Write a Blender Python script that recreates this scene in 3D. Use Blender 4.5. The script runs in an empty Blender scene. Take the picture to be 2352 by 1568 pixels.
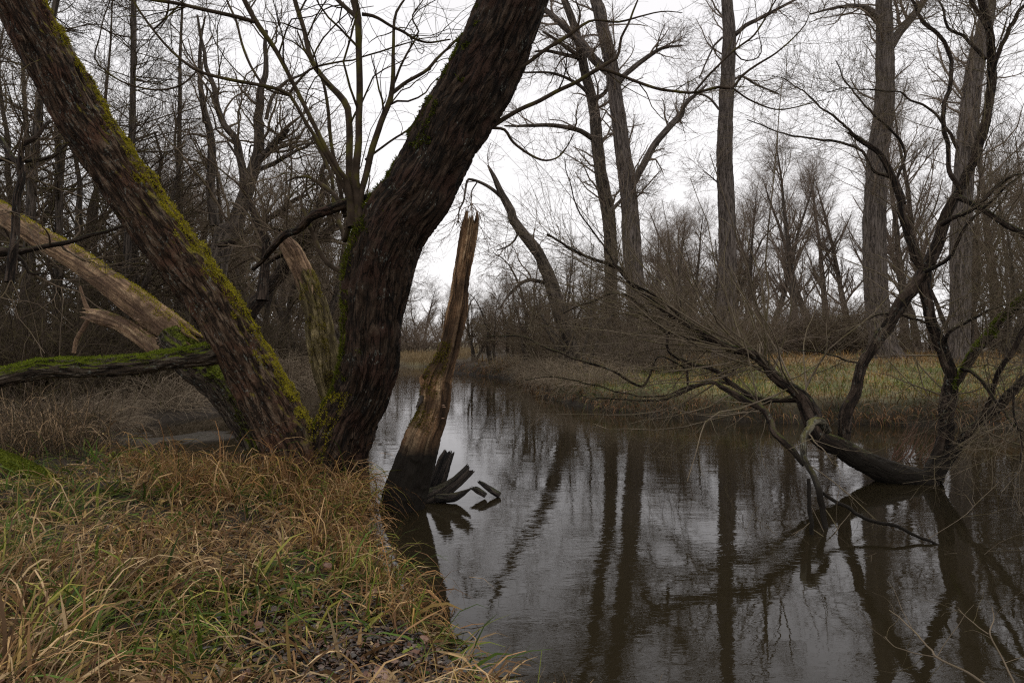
import bpy, math
import numpy as np

# ------------------------------------------------------------------ camera, sky, light, exposure
sc = bpy.context.scene
COL = sc.collection
EYE = 1.7            # eye height above the water, metres
FPX = 1568.0         # focal length in survey pixels (picture 2352 x 1568 of them, 24 mm lens)
cam = bpy.data.cameras.new('camera')
cam.lens = 24.0
cam.sensor_width = 36.0
cam.clip_start = 0.05
cam.clip_end = 3000
cam_o = bpy.data.objects.new('camera', cam)
COL.objects.link(cam_o)
cam_o.location = (0, 0, EYE)
cam_o.rotation_euler = (math.radians(90), 0, 0)
sc.camera = cam_o

world = bpy.data.worlds.new('World')
sc.world = world
world.use_nodes = True
nt = world.node_tree
for n in list(nt.nodes):
    nt.nodes.remove(n)
SUN_EL, SUN_AZ = math.radians(58), math.radians(25)     # high behind thick cloud, ahead and a little right
sky = nt.nodes.new('ShaderNodeTexSky')
sky.sky_type = 'NISHITA'
sky.sun_disc = False
sky.sun_elevation = SUN_EL
sky.sun_rotation = SUN_AZ
hsv = nt.nodes.new('ShaderNodeHueSaturation')
hsv.inputs['Saturation'].default_value = 0.12
nt.links.new(sky.outputs[0], hsv.inputs['Color'])
tc = nt.nodes.new('ShaderNodeTexCoord')
sep = nt.nodes.new('ShaderNodeSeparateXYZ')
nt.links.new(tc.outputs['Generated'], sep.inputs[0])
rmp = nt.nodes.new('ShaderNodeValToRGB')
rmp.color_ramp.elements[0].position = 0.0
rmp.color_ramp.elements[0].color = (9.7, 9.5, 9.5, 1)
rmp.color_ramp.elements[1].position = 0.75
rmp.color_ramp.elements[1].color = (7.8, 7.65, 7.6, 1)
e = rmp.color_ramp.elements.new(0.40)
e.color = (8.2, 8.05, 8.2, 1)
nt.links.new(sep.outputs[2], rmp.inputs[0])
cn = nt.nodes.new('ShaderNodeTexNoise')
cn.inputs['Scale'].default_value = 2.2
cn.inputs['Detail'].default_value = 3
nt.links.new(tc.outputs['Generated'], cn.inputs['Vector'])
cr = nt.nodes.new('ShaderNodeMapRange')
cr.inputs[1].default_value = 0.3
cr.inputs[2].default_value = 0.7
cr.inputs[3].default_value = 0.96
cr.inputs[4].default_value = 1.04
nt.links.new(cn.outputs[0], cr.inputs[0])
vm = nt.nodes.new('ShaderNodeVectorMath')
vm.operation = 'SCALE'
nt.links.new(rmp.outputs[0], vm.inputs[0])
nt.links.new(cr.outputs[0], vm.inputs['Scale'])
mx = nt.nodes.new('ShaderNodeMix')
mx.data_type = 'RGBA'
mx.inputs[0].default_value = 0.93
nt.links.new(hsv.outputs[0], mx.inputs[6])
nt.links.new(vm.outputs[0], mx.inputs[7])
bg = nt.nodes.new('ShaderNodeBackground')
bg.inputs['Strength'].default_value = 0.124
nt.links.new(mx.outputs[2], bg.inputs['Color'])
wo = nt.nodes.new('ShaderNodeOutputWorld')
nt.links.new(bg.outputs[0], wo.inputs[0])

sun = bpy.data.lights.new('sun', 'SUN')
sun.energy = 1.3
sun.angle = math.radians(28)
sun.color = (1.0, 0.91, 0.78)
sun_o = bpy.data.objects.new('sun', sun)
COL.objects.link(sun_o)
sun_o.rotation_euler = (math.radians(90) - SUN_EL, 0, -SUN_AZ + math.pi)
sun_o.location = (4, 10, 30)

sc.view_settings.view_transform = 'Standard'
sc.view_settings.look = 'None'
sc.view_settings.exposure = 0.0
sc.view_settings.gamma = 1.0
sc.view_settings.use_curve_mapping = False
sc.render.engine = 'CYCLES'
sc.cycles.max_bounces = 6
sc.cycles.diffuse_bounces = 4
sc.cycles.glossy_bounces = 3
sc.cycles.transmission_bounces = 3
sc.cycles.transparent_max_bounces = 8
sc.cycles.caustics_reflective = False
sc.cycles.caustics_refractive = False
sc.cycles.use_denoising = False
sc.cycles.denoiser = 'OPENIMAGEDENOISE'
sc.cycles.use_adaptive_sampling = False
try:
    sc.cycles.filter_width = 1.2
except Exception:
    pass

# ------------------------------------------------------------------ helpers
def nrm(v):
    return v / np.maximum(np.linalg.norm(v, axis=-1, keepdims=True), 1e-9)

_tab = np.random.default_rng(7).uniform(-1, 1, 8192)
def vnoise(p):
    p = np.asarray(p, float)
    i = np.floor(p).astype(np.int64)
    f = p - i
    f = f * f * (3 - 2 * f)
    out = 0
    for dx in (0, 1):
        for dy in (0, 1):
            for dz in (0, 1):
                h = ((i[..., 0] + dx) * 73856093) ^ ((i[..., 1] + dy) * 19349663) ^ ((i[..., 2] + dz) * 83492791)
                w = (f[..., 0] if dx else 1 - f[..., 0]) * (f[..., 1] if dy else 1 - f[..., 1]) * (f[..., 2] if dz else 1 - f[..., 2])
                out = out + w * _tab[(h ^ (h >> 13)) & 8191]
    return out
def fbm(p, o=3):
    p = np.asarray(p, float)
    s, a = 0, 1.0
    for k in range(o):
        s = s + a * vnoise(p * (2 ** k) + 17.3 * k)
        a *= 0.5
    return s
def n2(x, y, f, o=3, z=0.0):
    return fbm(np.stack([x * f, y * f, np.zeros_like(x) + z], -1), o)

class Geo:
    def __init__(s):
        s.v, s.q, s.t, s.bk, s.c, s.n = [], [], [], [], [], 0
    def add(s, v, q=None, t=None, bk=None, col=None):
        v = np.asarray(v, float).reshape(-1, 3)
        if q is not None and len(q): s.q.append(np.asarray(q, np.int64).reshape(-1, 4) + s.n)
        if t is not None and len(t): s.t.append(np.asarray(t, np.int64).reshape(-1, 3) + s.n)
        s.v.append(v)
        s.bk.append(v if bk is None else np.asarray(bk, float).reshape(-1, 3))
        s.c.append(np.full((len(v), 3), 0.5) if col is None else np.broadcast_to(np.asarray(col, float), (len(v), 3)))
        s.n += len(v)
    def mesh(s, name, mat, origin=(0, 0, 0), smooth=True):
        me = bpy.data.meshes.new(name)
        v = np.concatenate(s.v) - np.asarray(origin, float)
        q = np.concatenate(s.q) if s.q else np.zeros((0, 4), np.int64)
        t = np.concatenate(s.t) if s.t else np.zeros((0, 3), np.int64)
        me.vertices.add(len(v))
        me.vertices.foreach_set('co', v.astype(np.float32).ravel())
        me.loops.add(len(q) * 4 + len(t) * 3)
        me.loops.foreach_set('vertex_index', np.concatenate([q.ravel(), t.ravel()]).astype(np.int32))
        me.polygons.add(len(q) + len(t))
        st = np.concatenate([np.arange(len(q)) * 4, len(q) * 4 + np.arange(len(t)) * 3])
        me.polygons.foreach_set('loop_start', st.astype(np.int32))
        me.update(calc_edges=True)
        a = me.attributes.new('bk', 'FLOAT_VECTOR', 'POINT')
        a.data.foreach_set('vector', np.concatenate(s.bk).astype(np.float32).ravel())
        c = np.concatenate(s.c)
        ca = me.attributes.new('col', 'FLOAT_COLOR', 'POINT')
        ca.data.foreach_set('color', np.concatenate([c, np.ones((len(c), 1))], 1).astype(np.float32).ravel())
        if smooth: me.shade_smooth()
        me.materials.append(mat)
        return me

def link(name, me, parent=None, loc=None, kind=None):
    o = bpy.data.objects.new(name, me)
    COL.objects.link(o)
    if parent is not None: o.parent = parent
    if loc is not None: o.location = loc
    if kind: o['kind'] = kind
    return o
def thing(name, label, cat, loc, group=None):
    o = bpy.data.objects.new(name, None)
    COL.objects.link(o)
    o.empty_display_size = 0.2
    o.location = loc
    o['label'] = label
    o['category'] = cat
    if group: o['group'] = group
    return o
LAST = {}
def part(parent, name, geo, mat, kind=None, smooth=True):
    up = LAST.get(parent.name, parent) if name in ('moss', 'bracket_fungus') else parent     # growths sit on the trunk or limb that carries them
    o = link(name, geo.mesh(name, mat, parent.location, smooth), up, None, kind)
    if name in ('trunk', 'limb'): LAST[parent.name] = o
    return o
def single(name, label, cat, geo, mat, loc=(0, 0, 0), group=None, kind=None, smooth=True):
    o = link(name, geo.mesh(name, mat, loc, smooth), None, loc, kind)
    o['label'] = label
    o['category'] = cat
    if group: o['group'] = group
    return o

def tube(g, P, R, S=3, cap=False, twist=0.0):
    """round limbs: P (N,K,3) centre lines, R (N,K) radii"""
    P = np.asarray(P, float); R = np.asarray(R, float)
    N, K, _ = P.shape
    T = np.empty_like(P)
    T[:, 1:-1] = P[:, 2:] - P[:, :-2]
    T[:, 0] = P[:, 1] - P[:, 0]
    T[:, -1] = P[:, -1] - P[:, -2]
    L = np.concatenate([np.zeros((N, 1)), np.cumsum(np.linalg.norm(P[:, 1:] - P[:, :-1], axis=-1), 1)], 1)
    T = nrm(T)
    m = nrm(P[:, -1] - P[:, 0])
    ref = np.where(np.abs(m[:, 2:3]) < 0.8, np.array([[0, 0, 1.0]]), np.array([[1.0, 0.2, 0]]))
    ref = nrm(np.cross(m, ref))[:, None, :]
    U = nrm(ref - (ref * T).sum(-1, keepdims=True) * T)
    V = np.cross(T, U)
    a = np.arange(S) * 2 * math.pi / S
    ca, sa = np.cos(a), np.sin(a)
    v = P[:, :, None] + R[:, :, None, None] * (ca[None, None, :, None] * U[:, :, None] + sa[None, None, :, None] * V[:, :, None])
    bk = np.empty((N, K, S, 3))
    R0 = R[:, :1, None]
    bk[..., 0] = R0 * ca + np.arange(N)[:, None, None] * 0.37
    bk[..., 1] = R0 * sa
    bk[..., 2] = L[:, :, None]
    n, k, s = np.meshgrid(np.arange(N), np.arange(K - 1), np.arange(S), indexing='ij')
    s2 = (s + 1) % S
    b = n * K * S
    q = np.stack([b + k * S + s, b + k * S + s2, b + (k + 1) * S + s2, b + (k + 1) * S + s], -1).reshape(-1, 4)
    g.add(v, q=q, bk=bk)

def grow(rng, P, R, n, t=(0.2, 1.0), ang=(50, 12), L=None, Lr=None, Lsd=0.3, K=4, wig=0.15, up=0.0, rr=0.6, tip=0.35,
         taper=0.6, rmin=0.0015, rmax=9, side=None):
    P = np.asarray(P, float); R = np.asarray(R, float)
    N, Kp, _ = P.shape
    idx = np.repeat(np.arange(N), n)
    M = len(idx)
    tt = rng.uniform(t[0], t[1], M)
    f = tt * (Kp - 1)
    i0 = np.clip(np.floor(f).astype(int), 0, Kp - 2)
    w = (f - i0)[:, None]
    p = P[idx, i0] * (1 - w) + P[idx, i0 + 1] * w
    r = R[idx, i0] * (1 - w[:, 0]) + R[idx, i0 + 1] * w[:, 0]
    T = nrm(P[idx, i0 + 1] - P[idx, i0])
    perp = np.cross(T, rng.normal(size=(M, 3)))
    if side is not None:
        perp = perp + np.asarray(side) * np.linalg.norm(perp, axis=-1, keepdims=True)
        perp = perp - (perp * T).sum(-1, keepdims=True) * T
    perp = nrm(perp)
    a = np.radians(rng.normal(ang[0], ang[1], M))[:, None]
    d = nrm(np.cos(a) * T + np.sin(a) * perp)
    if L is not None:
        ln = np.full(M, float(L))
    else:
        pl = np.linalg.norm(P[:, 1:] - P[:, :-1], axis=-1).sum(1)
        ln = pl[idx] * Lr
    ln = ln * (1 - taper * tt) * np.clip(1 + Lsd * rng.normal(size=M), 0.3, 2.2)
    r0 = np.clip(r * rr * rng.uniform(0.7, 1.1, M), rmin, rmax)
    out = np.empty((M, K, 3)); out[:, 0] = p
    for k in range(1, K):
        d = d + rng.normal(size=(M, 3)) * wig
        d[:, 2] += up
        d = nrm(d)
        out[:, k] = out[:, k - 1] + d * (ln / (K - 1))[:, None]
    rad = r0[:, None] * np.linspace(1, tip, K)[None]
    return out, np.maximum(rad, rmin * 0.6)

def spline(pts, K):
    pts = np.asarray(pts, float)
    n = len(pts)
    ch = np.concatenate([[0], np.cumsum(np.linalg.norm(np.diff(pts[:, :3], axis=0), axis=1))])
    m = np.zeros_like(pts)
    m[1:-1] = (pts[2:] - pts[:-2]) / (ch[2:] - ch[:-2])[:, None] if n > 2 else m[1:-1]
    m[0] = (pts[1] - pts[0]) / (ch[1] - ch[0])
    m[-1] = (pts[-1] - pts[-2]) / (ch[-1] - ch[-2])
    s = np.linspace(0, ch[-1], K)
    i = np.clip(np.searchsorted(ch, s, side='right') - 1, 0, n - 2)
    h = (ch[i + 1] - ch[i])[:, None]
    u = ((s - ch[i]) / h[:, 0])[:, None]
    return ((2 * u**3 - 3 * u**2 + 1) * pts[i] + (u**3 - 2 * u**2 + u) * h * m[i]
            + (-2 * u**3 + 3 * u**2) * pts[i + 1] + (u**3 - u**2) * h * m[i + 1])

REG = {0: (0, 0, 1), 8: (752.6, 1003.5, .36), 1: (0, 0, .36), 2: (752.6, 0, .36), 3: (1536.6, 0, .36), 4: (0, 501.8, .36), 5: (752.6, 501.8, .36),
       6: (1536.6, 501.8, .36), 'A': (1881.6, 878.1, .24), 'B': (1568, 1066.2, .3333), 'C': (501.8, 313.6, .24)}
def at(x, y, d):
    """a surveyed direction at its own distance -> point in the place"""
    return np.array([(x - 1176) / FPX * d, d, EYE - (y - 784) / FPX * d])
def survey(*runs, d=8.0, K=24, wob=0.0, seed=0):
    """runs: (region, [(x, y, w), ...]); d: distance or (first, last); gives (K,3) centre line and (K,) radii"""
    raw = []
    for reg, pts in runs:
        ox, oy, s = REG[reg]
        for p in pts:
            raw.append((ox + p[0] * s, oy + p[1] * s, p[2] * s))
    n = len(raw)
    if isinstance(d, (int, float)): d = (d, d)
    dd = np.interp(np.linspace(0, 1, n), np.linspace(0, 1, len(d)), d)
    out = np.array([list(at(x, y, q)) + [w / 2 / FPX * q] for (x, y, w), q in zip(raw, dd)])
    s = spline(out, K)
    if wob:
        r = np.random.default_rng(seed + 5)
        ph = np.linspace(0, K / 3.0, K)
        for k in range(3):
            s[:, k] += wob * vnoise(np.stack([ph, ph * 0 + seed * 3.1, ph * 0 + k * 9.7], -1)) * np.minimum(1, np.arange(K) / 3)
    return s[:, :3], np.maximum(s[:, 3], 0.0015)

# ------------------------------------------------------------------ materials
def new_mat(name):
    m = bpy.data.materials.new(name)
    m.use_nodes = True
    t = m.node_tree
    for n in list(t.nodes): t.nodes.remove(n)
    o = t.nodes.new('ShaderNodeOutputMaterial')
    b = t.nodes.new('ShaderNodeBsdfPrincipled')
    t.links.new(b.outputs[0], o.inputs[0])
    b.inputs['Specular IOR Level'].default_value = 0.25
    b.inputs['Roughness'].default_value = 0.85
    return m, t, b, o
def nd(t, kind, **kw):
    n = t.nodes.new(kind)
    for k, v in kw.items():
        if k.startswith('_'): setattr(n, k[1:], v)
        else: n.inputs[k.replace('__', ' ')].default_value = v
    return n
def ramp(t, src, stops):
    r = t.nodes.new('ShaderNodeValToRGB')
    els = r.color_ramp.elements
    while len(els) < len(stops): els.new(0.5)
    for e_, (p, c) in zip(els, stops):
        e_.position = p
        e_.color = (c[0], c[1], c[2], 1) if hasattr(c, '__len__') else (c, c, c, 1)
    t.links.new(src, r.inputs[0])
    return r.outputs[0]
def mixc(t, fac, a, b):
    m = t.nodes.new('ShaderNodeMix')
    m.data_type = 'RGBA'
    for i, s in ((0, fac), (6, a), (7, b)):
        if hasattr(s, 'links'): t.links.new(s, m.inputs[i])
        else: m.inputs[i].default_value = s if i == 0 else (*s, 1)
    return m.outputs[2]
def mth(t, op, a, b=None):
    m = t.nodes.new('ShaderNodeMath')
    m.operation = op
    for i, s in ((0, a), (1, b)):
        if s is None: continue
        if hasattr(s, 'links'): t.links.new(s, m.inputs[i])
        else: m.inputs[i].default_value = s
    return m.outputs[0]

def bark(name, dark, mid, light, freq=22, stretch=0.16, crk=1.0, lichen=0.0, moss=0.0, moss_edge=0.35, moss_cols=((0.05, .055, .006), (.16, .145, .012)),
         bump=0.5, red=None, spec=0.2, wet=None):
    m, t, b, o = new_mat(name)
    at_ = nd(t, 'ShaderNodeAttribute', _attribute_name='bk')
    mp = nd(t, 'ShaderNodeMapping')
    mp.inputs['Scale'].default_value = (freq, freq, freq * stretch)
    t.links.new(at_.outputs['Vector'], mp.inputs[0])
    no = nd(t, 'ShaderNodeTexNoise', Scale=1.0, Detail=5.0, Roughness=0.62, Distortion=0.6)
    t.links.new(mp.outputs[0], no.inputs['Vector'])
    mp2 = nd(t, 'ShaderNodeMapping')
    mp2.inputs['Scale'].default_value = (freq * .62, freq * .62, freq * .62 * stretch * .7)
    t.links.new(at_.outputs['Vector'], mp2.inputs[0])
    vo = nd(t, 'ShaderNodeTexNoise', Scale=1.0, Detail=4.0, Roughness=0.6, Distortion=0.9)
    t.links.new(mp2.outputs[0], vo.inputs['Vector'])
    crack = ramp(t, mth(t, 'ABSOLUTE', mth(t, 'SUBTRACT', vo.outputs['Fac'], 0.5)), [(0.004, 0.0), (0.05, 1.0)])
    base = ramp(t, no.outputs['Fac'], [(0.36, dark), (0.5, mid), (0.66, light)])
    bigp = nd(t, 'ShaderNodeTexNoise', Scale=3.2, Detail=3.0, Roughness=0.6)
    t.links.new(at_.outputs['Vector'], bigp.inputs['Vector'])
    if red:
        base = mixc(t, ramp(t, bigp.outputs['Fac'], [(0.5, 0.0), (0.62, 1.0)]), base, red)
    base = mixc(t, mth(t, 'ADD', mth(t, 'MULTIPLY', crack, crk), 1.0 - crk), tuple(c * 0.35 for c in dark), base)
    if crk < .8:
        base = mixc(t, ramp(t, bigp.outputs['Fac'], [(0.42, 0.75), (0.58, 0.0)]), base, tuple(c * 0.8 for c in dark))
    gr_ = nd(t, 'ShaderNodeTexNoise', Scale=75.0, Detail=6.0, Roughness=0.75)
    t.links.new(at_.outputs['Vector'], gr_.inputs['Vector'])
    gm_ = nd(t, 'ShaderNodeVectorMath', _operation='MULTIPLY')
    t.links.new(base, gm_.inputs[0]); t.links.new(ramp(t, gr_.outputs['Fac'], [(0.3, .35), (0.7, 1.75)]), gm_.inputs[1])
    base = gm_.outputs[0]
    h = mth(t, 'ADD', mth(t, 'ADD', mth(t, 'MULTIPLY', crack, 0.6), no.outputs['Fac']), mth(t, 'MULTIPLY', gr_.outputs['Fac'], .5))
    if lichen > 0:
        ln = nd(t, 'ShaderNodeTexNoise', Scale=24.0, Detail=6.0, Roughness=0.75)
        lmp = nd(t, 'ShaderNodeMapping')
        lmp.inputs['Scale'].default_value = (1.7, 1.7, .9)
        t.links.new(at_.outputs['Vector'], lmp.inputs[0])
        t.links.new(lmp.outputs[0], ln.inputs['Vector'])
        ls = nd(t, 'ShaderNodeTexNoise', Scale=5.0, Detail=2.0)
        t.links.new(at_.outputs['Vector'], ls.inputs['Vector'])
        lf = mth(t, 'MULTIPLY', ramp(t, ln.outputs['Fac'], [(0.57, 0.0), (0.61, .85)]), ramp(t, ls.outputs['Fac'], [(0.62 - lichen * .3, 0.0), (0.7 - lichen * .3, 1.0)]))
        base = mixc(t, lf, base, (0.19, 0.20, 0.17))
    if moss > 0:
        ge = nd(t, 'ShaderNodeNewGeometry')
        sx = nd(t, 'ShaderNodeSeparateXYZ')
        t.links.new(ge.outputs['Normal'], sx.inputs[0])
        mn = nd(t, 'ShaderNodeTexNoise', Scale=9.0, Detail=5.0, Roughness=0.65)
        t.links.new(at_.outputs['Vector'], mn.inputs['Vector'])
        f = mth(t, 'ADD', sx.outputs[2], mth(t, 'MULTIPLY', mth(t, 'SUBTRACT', mn.outputs['Fac'], 0.5), 1.3))
        f = ramp(t, f, [(moss_edge, 0.0), (min(1.0, moss_edge + 0.34), 1.0)])
        f = mth(t, 'MULTIPLY', f, moss)
        mm = nd(t, 'ShaderNodeTexNoise', Scale=60.0, Detail=3.0, Roughness=0.7)
        t.links.new(at_.outputs['Vector'], mm.inputs['Vector'])
        mc = ramp(t, mm.outputs['Fac'], [(0.35, moss_cols[0]), (0.65, moss_cols[1])])
        base = mixc(t, f, base, mc)
        h = mth(t, 'ADD', h, mth(t, 'MULTIPLY', f, mth(t, 'MULTIPLY', mm.outputs['Fac'], 0.7)))
    if wet is not None:      # wood soaked near the waterline
        ge2 = nd(t, 'ShaderNodeNewGeometry')
        s2 = nd(t, 'ShaderNodeSeparateXYZ')
        t.links.new(ge2.outputs['Position'], s2.inputs[0])
        wn = mth(t, 'ADD', s2.outputs[2], mth(t, 'MULTIPLY', bigp.outputs['Fac'], -0.5))
        wf = ramp(t, wn, [(max(0.0, wet - 0.25), 1.0), (wet, 0.0)])
        base = mixc(t, wf, base, (0.012, 0.009, 0.006))
    t.links.new(base, b.inputs['Base Color'])
    b.inputs['Specular IOR Level'].default_value = spec
    bp = nd(t, 'ShaderNodeBump', Strength=bump, Distance=0.02)
    t.links.new(h, bp.inputs['Height'])
    t.links.new(bp.outputs[0], b.inputs['Normal'])
    return m

def plain(name, a, b_, scale=1.5, moss=0.0, spec=0.1):
    """cheap twig material: two browns mixed along the limb, algae on some"""
    m, t, b, o = new_mat(name)
    at_ = nd(t, 'ShaderNodeAttribute', _attribute_name='bk')
    no = nd(t, 'ShaderNodeTexNoise', Scale=scale, Detail=2.0)
    t.links.new(at_.outputs['Vector'], no.inputs['Vector'])
    c = ramp(t, no.outputs['Fac'], [(0.35, a), (0.65, b_)])
    if moss > 0:
        mn = nd(t, 'ShaderNodeTexNoise', Scale=4.0, Detail=2.0)
        t.links.new(at_.outputs['Vector'], mn.inputs['Vector'])
        c = mixc(t, mth(t, 'MULTIPLY', ramp(t, mn.outputs['Fac'], [(0.5, 0.0), (0.6, 1.0)]), moss), c, (0.11, 0.10, 0.015))
    t.links.new(c, b.inputs['Base Color'])
    b.inputs['Specular IOR Level'].default_value = spec
    return m

def vcol(name, trans=0.0, spec=0.2, noise=0.0, rough=0.7):
    m, t, b, o = new_mat(name)
    a = nd(t, 'ShaderNodeAttribute', _attribute_name='col')
    c = a.outputs['Color']
    b.inputs['Specular IOR Level'].default_value = spec
    b.inputs['Roughness'].default_value = rough
    t.links.new(c, b.inputs['Base Color'])
    if trans > 0:
        tr = nd(t, 'ShaderNodeBsdfTranslucent')
        t.links.new(c, tr.inputs[0])
        mxs = nd(t, 'ShaderNodeMixShader', Fac=trans)
        t.links.new(b.outputs[0], mxs.inputs[1])
        t.links.new(tr.outputs[0], mxs.inputs[2])
        t.links.new(mxs.outputs[0], o.inputs[0])
    return m

M = {}
M['willow'] = bark('willow_bark', (.016, .009, .005), (.062, .037, .022), (.16, .115, .078), freq=22, stretch=.24, crk=.9, lichen=.5, moss=1.0, moss_edge=.34,
                   moss_cols=((.08, .072, .008), (.26, .215, .02)), bump=.9, red=(.080, .040, .024))
M['willow_dark'] = bark('willow_bark_dark', (.009, .006, .004), (.034, .021, .013), (.080, .055, .037), freq=20, stretch=.22, crk=.9, lichen=.15, moss=.9, moss_edge=.55,
                        moss_cols=((.030, .035, .005), (.085, .09, .010)), bump=.9, red=(.045, .024, .016))
M['mossy_limb'] = bark('mossy_limb_bark', (.02, .014, .01), (.055, .04, .028), (.12, .1, .075), freq=20, stretch=.2, lichen=.4, moss=1.0, moss_edge=.30,
                       moss_cols=((.045, .06, .004), (.16, .185, .012)), bump=.8)
M['dead_pale'] = bark('bare_dead_wood', (.10, .06, .038), (.29, .185, .108), (.46, .33, .20), freq=14, stretch=.08, crk=.45, moss=.85, moss_edge=.90,
                      moss_cols=((.08, .075, .008), (.19, .165, .02)), bump=.55)
M['snag'] = bark('rotting_snag_wood', (.04, .024, .014), (.24, .135, .068), (.52, .37, .22), freq=13, stretch=.07, crk=.5, moss=.35, moss_edge=.42,
                 moss_cols=((.04, .035, .006), (.12, .09, .015)), bump=.9, wet=.55)
M['snag_moss'] = bark('mossy_snag_wood', (.05, .036, .018), (.19, .15, .07), (.34, .27, .14), freq=13, stretch=.2, crk=.6, moss=.8, moss_edge=.20,
                      moss_cols=((.06, .055, .008), (.17, .14, .016)), bump=.9)
M['wet_wood'] = bark('wet_drift_wood', (.008, .006, .005), (.035, .026, .02), (.10, .078, .062), freq=18, stretch=.08, moss=.5, moss_edge=.6,
                     moss_cols=((.02, .025, .005), (.06, .065, .01)), bump=.9, spec=.4)
M['stub'] = bark('lichen_stub_bark', (.035, .028, .02), (.09, .078, .052), (.19, .17, .12), freq=16, stretch=.2, lichen=.9, moss=.6, moss_edge=.6, bump=.6, wet=.35)
M['fallen'] = bark('fallen_willow_bark', (.012, .008, .006), (.040, .027, .019), (.085, .062, .046), freq=18, stretch=.2, lichen=.3, moss=.8, moss_edge=.62,
                   moss_cols=((.03, .038, .005), (.10, .115, .012)), bump=.8, wet=.35)
M['poplar'] = bark('poplar_bark', (.070, .055, .047), (.120, .098, .085), (.175, .147, .13), freq=15, stretch=.12, bump=.8)
M['midbark'] = bark('grey_brown_bark', (.035, .028, .022), (.080, .063, .050), (.135, .11, .09), freq=11, stretch=.2, moss=.5, moss_edge=.7, bump=.5)
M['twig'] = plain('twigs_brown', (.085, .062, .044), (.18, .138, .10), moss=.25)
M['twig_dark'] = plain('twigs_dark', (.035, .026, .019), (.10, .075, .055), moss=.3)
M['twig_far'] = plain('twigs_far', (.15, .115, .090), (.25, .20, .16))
M['twig_olive'] = plain('twigs_olive', (.085, .066, .045), (.20, .16, .115), moss=.3)
M['shoot'] = plain('shoot_bark', (.030, .021, .014), (.070, .050, .034), scale=6, moss=.5)
M['redtwig'] = plain('twigs_reddish', (.10, .055, .038), (.19, .115, .08))
M['bramble'] = plain('bramble_canes', (.17, .13, .092), (.31, .25, .18))
M['grass'] = vcol('grass_blades', trans=.3, spec=.25)
M['leaf'] = vcol('fallen_leaves', trans=.05, spec=.5, rough=.45)
M['moss'] = vcol('moss_tufts', trans=.25, spec=.05)

# ------------------------------------------------------------------ terrain and river
RIV = np.array([(60, -14), (20, -3), (6, .6), (2, 1.5), (0.8, 2.2), (0.1, 2.75), (-0.13, 3.25), (-0.37, 3.8), (-0.66, 4.3), (-1.02, 4.8), (-1.32, 5.5), (-1.5, 6.3),
                (-1.64, 7.2), (-1.8, 7.9), (-2.8, 8.0), (-3.8, 8.4), (-4.9, 9.1), (-6.0, 10.1), (-7.1, 12.2), (-7.5, 13.8), (-7.0, 15.2), (-6.9, 17),
                (-7.5, 20), (-7.9, 25), (-8.1, 30), (-7.9, 36), (-8.2, 41), (-12, 44), (-30, 47), (-90, 52),
                (-90, 62), (-30, 54), (-11, 49.5), (-6, 46), (-4.2, 42), (-3.3, 37.5), (-1.2, 33.5), (.3, 30.5), (.75, 25), (1.1, 20.4), (2.0, 17.3), (2.9, 16.0),
                (4.05, 14.9), (5.65, 14.2), (7.2, 13.8), (10, 13.3), (20, 11.5), (60, 6)], float)
def river_sd(x, y):
    sh = x.shape
    x = x.ravel(); y = y.ravel()
    d = np.full(x.shape, 1e9); inside = np.zeros(x.shape, bool)
    for i in range(len(RIV)):
        a, b = RIV[i], RIV[(i + 1) % len(RIV)]
        e_ = b - a
        t = np.clip(((x - a[0]) * e_[0] + (y - a[1]) * e_[1]) / (e_ @ e_), 0, 1)
        d = np.minimum(d, (x - a[0] - t * e_[0]) ** 2 + (y - a[1] - t * e_[1]) ** 2)
        c = (a[1] > y) != (b[1] > y)
        with np.errstate(divide='ignore', invalid='ignore'):
            xi = a[0] + (y - a[1]) / (b[1] - a[1] + 1e-12) * e_[0]
        inside ^= c & (x < xi)
    d = np.sqrt(d)
    return np.where(inside, -d, d).reshape(sh)
def right_bank(x, y):
    return (y > 12.0) & (x > -5.5 + 0 * y) & (y + 0 * x > 12.0)
def ground_h(x, y):
    x = np.asarray(x, float); y = np.asarray(y, float)
    sd = river_sd(x, y) + 0.10 * n2(x, y, 1.6, 3)
    rb = right_bank(x, y) & (x > -5.5)
    bank = np.where(rb, 0.50, 0.22)
    wid = np.where(rb, 0.22, 0.28)
    land = bank * (1 - np.exp(-np.maximum(sd, 0) / wid)) + np.minimum(0.016 * np.maximum(sd, 0), 0.42)
    land = land + (0.045 * n2(x, y, 0.9, 3) + 0.02 * n2(x, y, 5.0, 2)) * np.minimum(1, np.maximum(sd, 0) * 2)
    low = -0.55 * (1 - np.exp(np.minimum(sd, 0) / 0.5))
    h = np.where(sd > 0, land, low)
    mud = np.exp(-(((x + 6.05) / 1.15) ** 2 + ((y - 12.1) / 1.0) ** 2) ** 2)
    mudh = 0.004 + 0.035 * n2(x, y, 1.4, 4, 77.)
    h = np.where(mud > 0.30, np.maximum(h, mudh), h)
    return h
def gh(x, y):
    return float(ground_h(np.array([x]), np.array([y]))[0])

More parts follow.
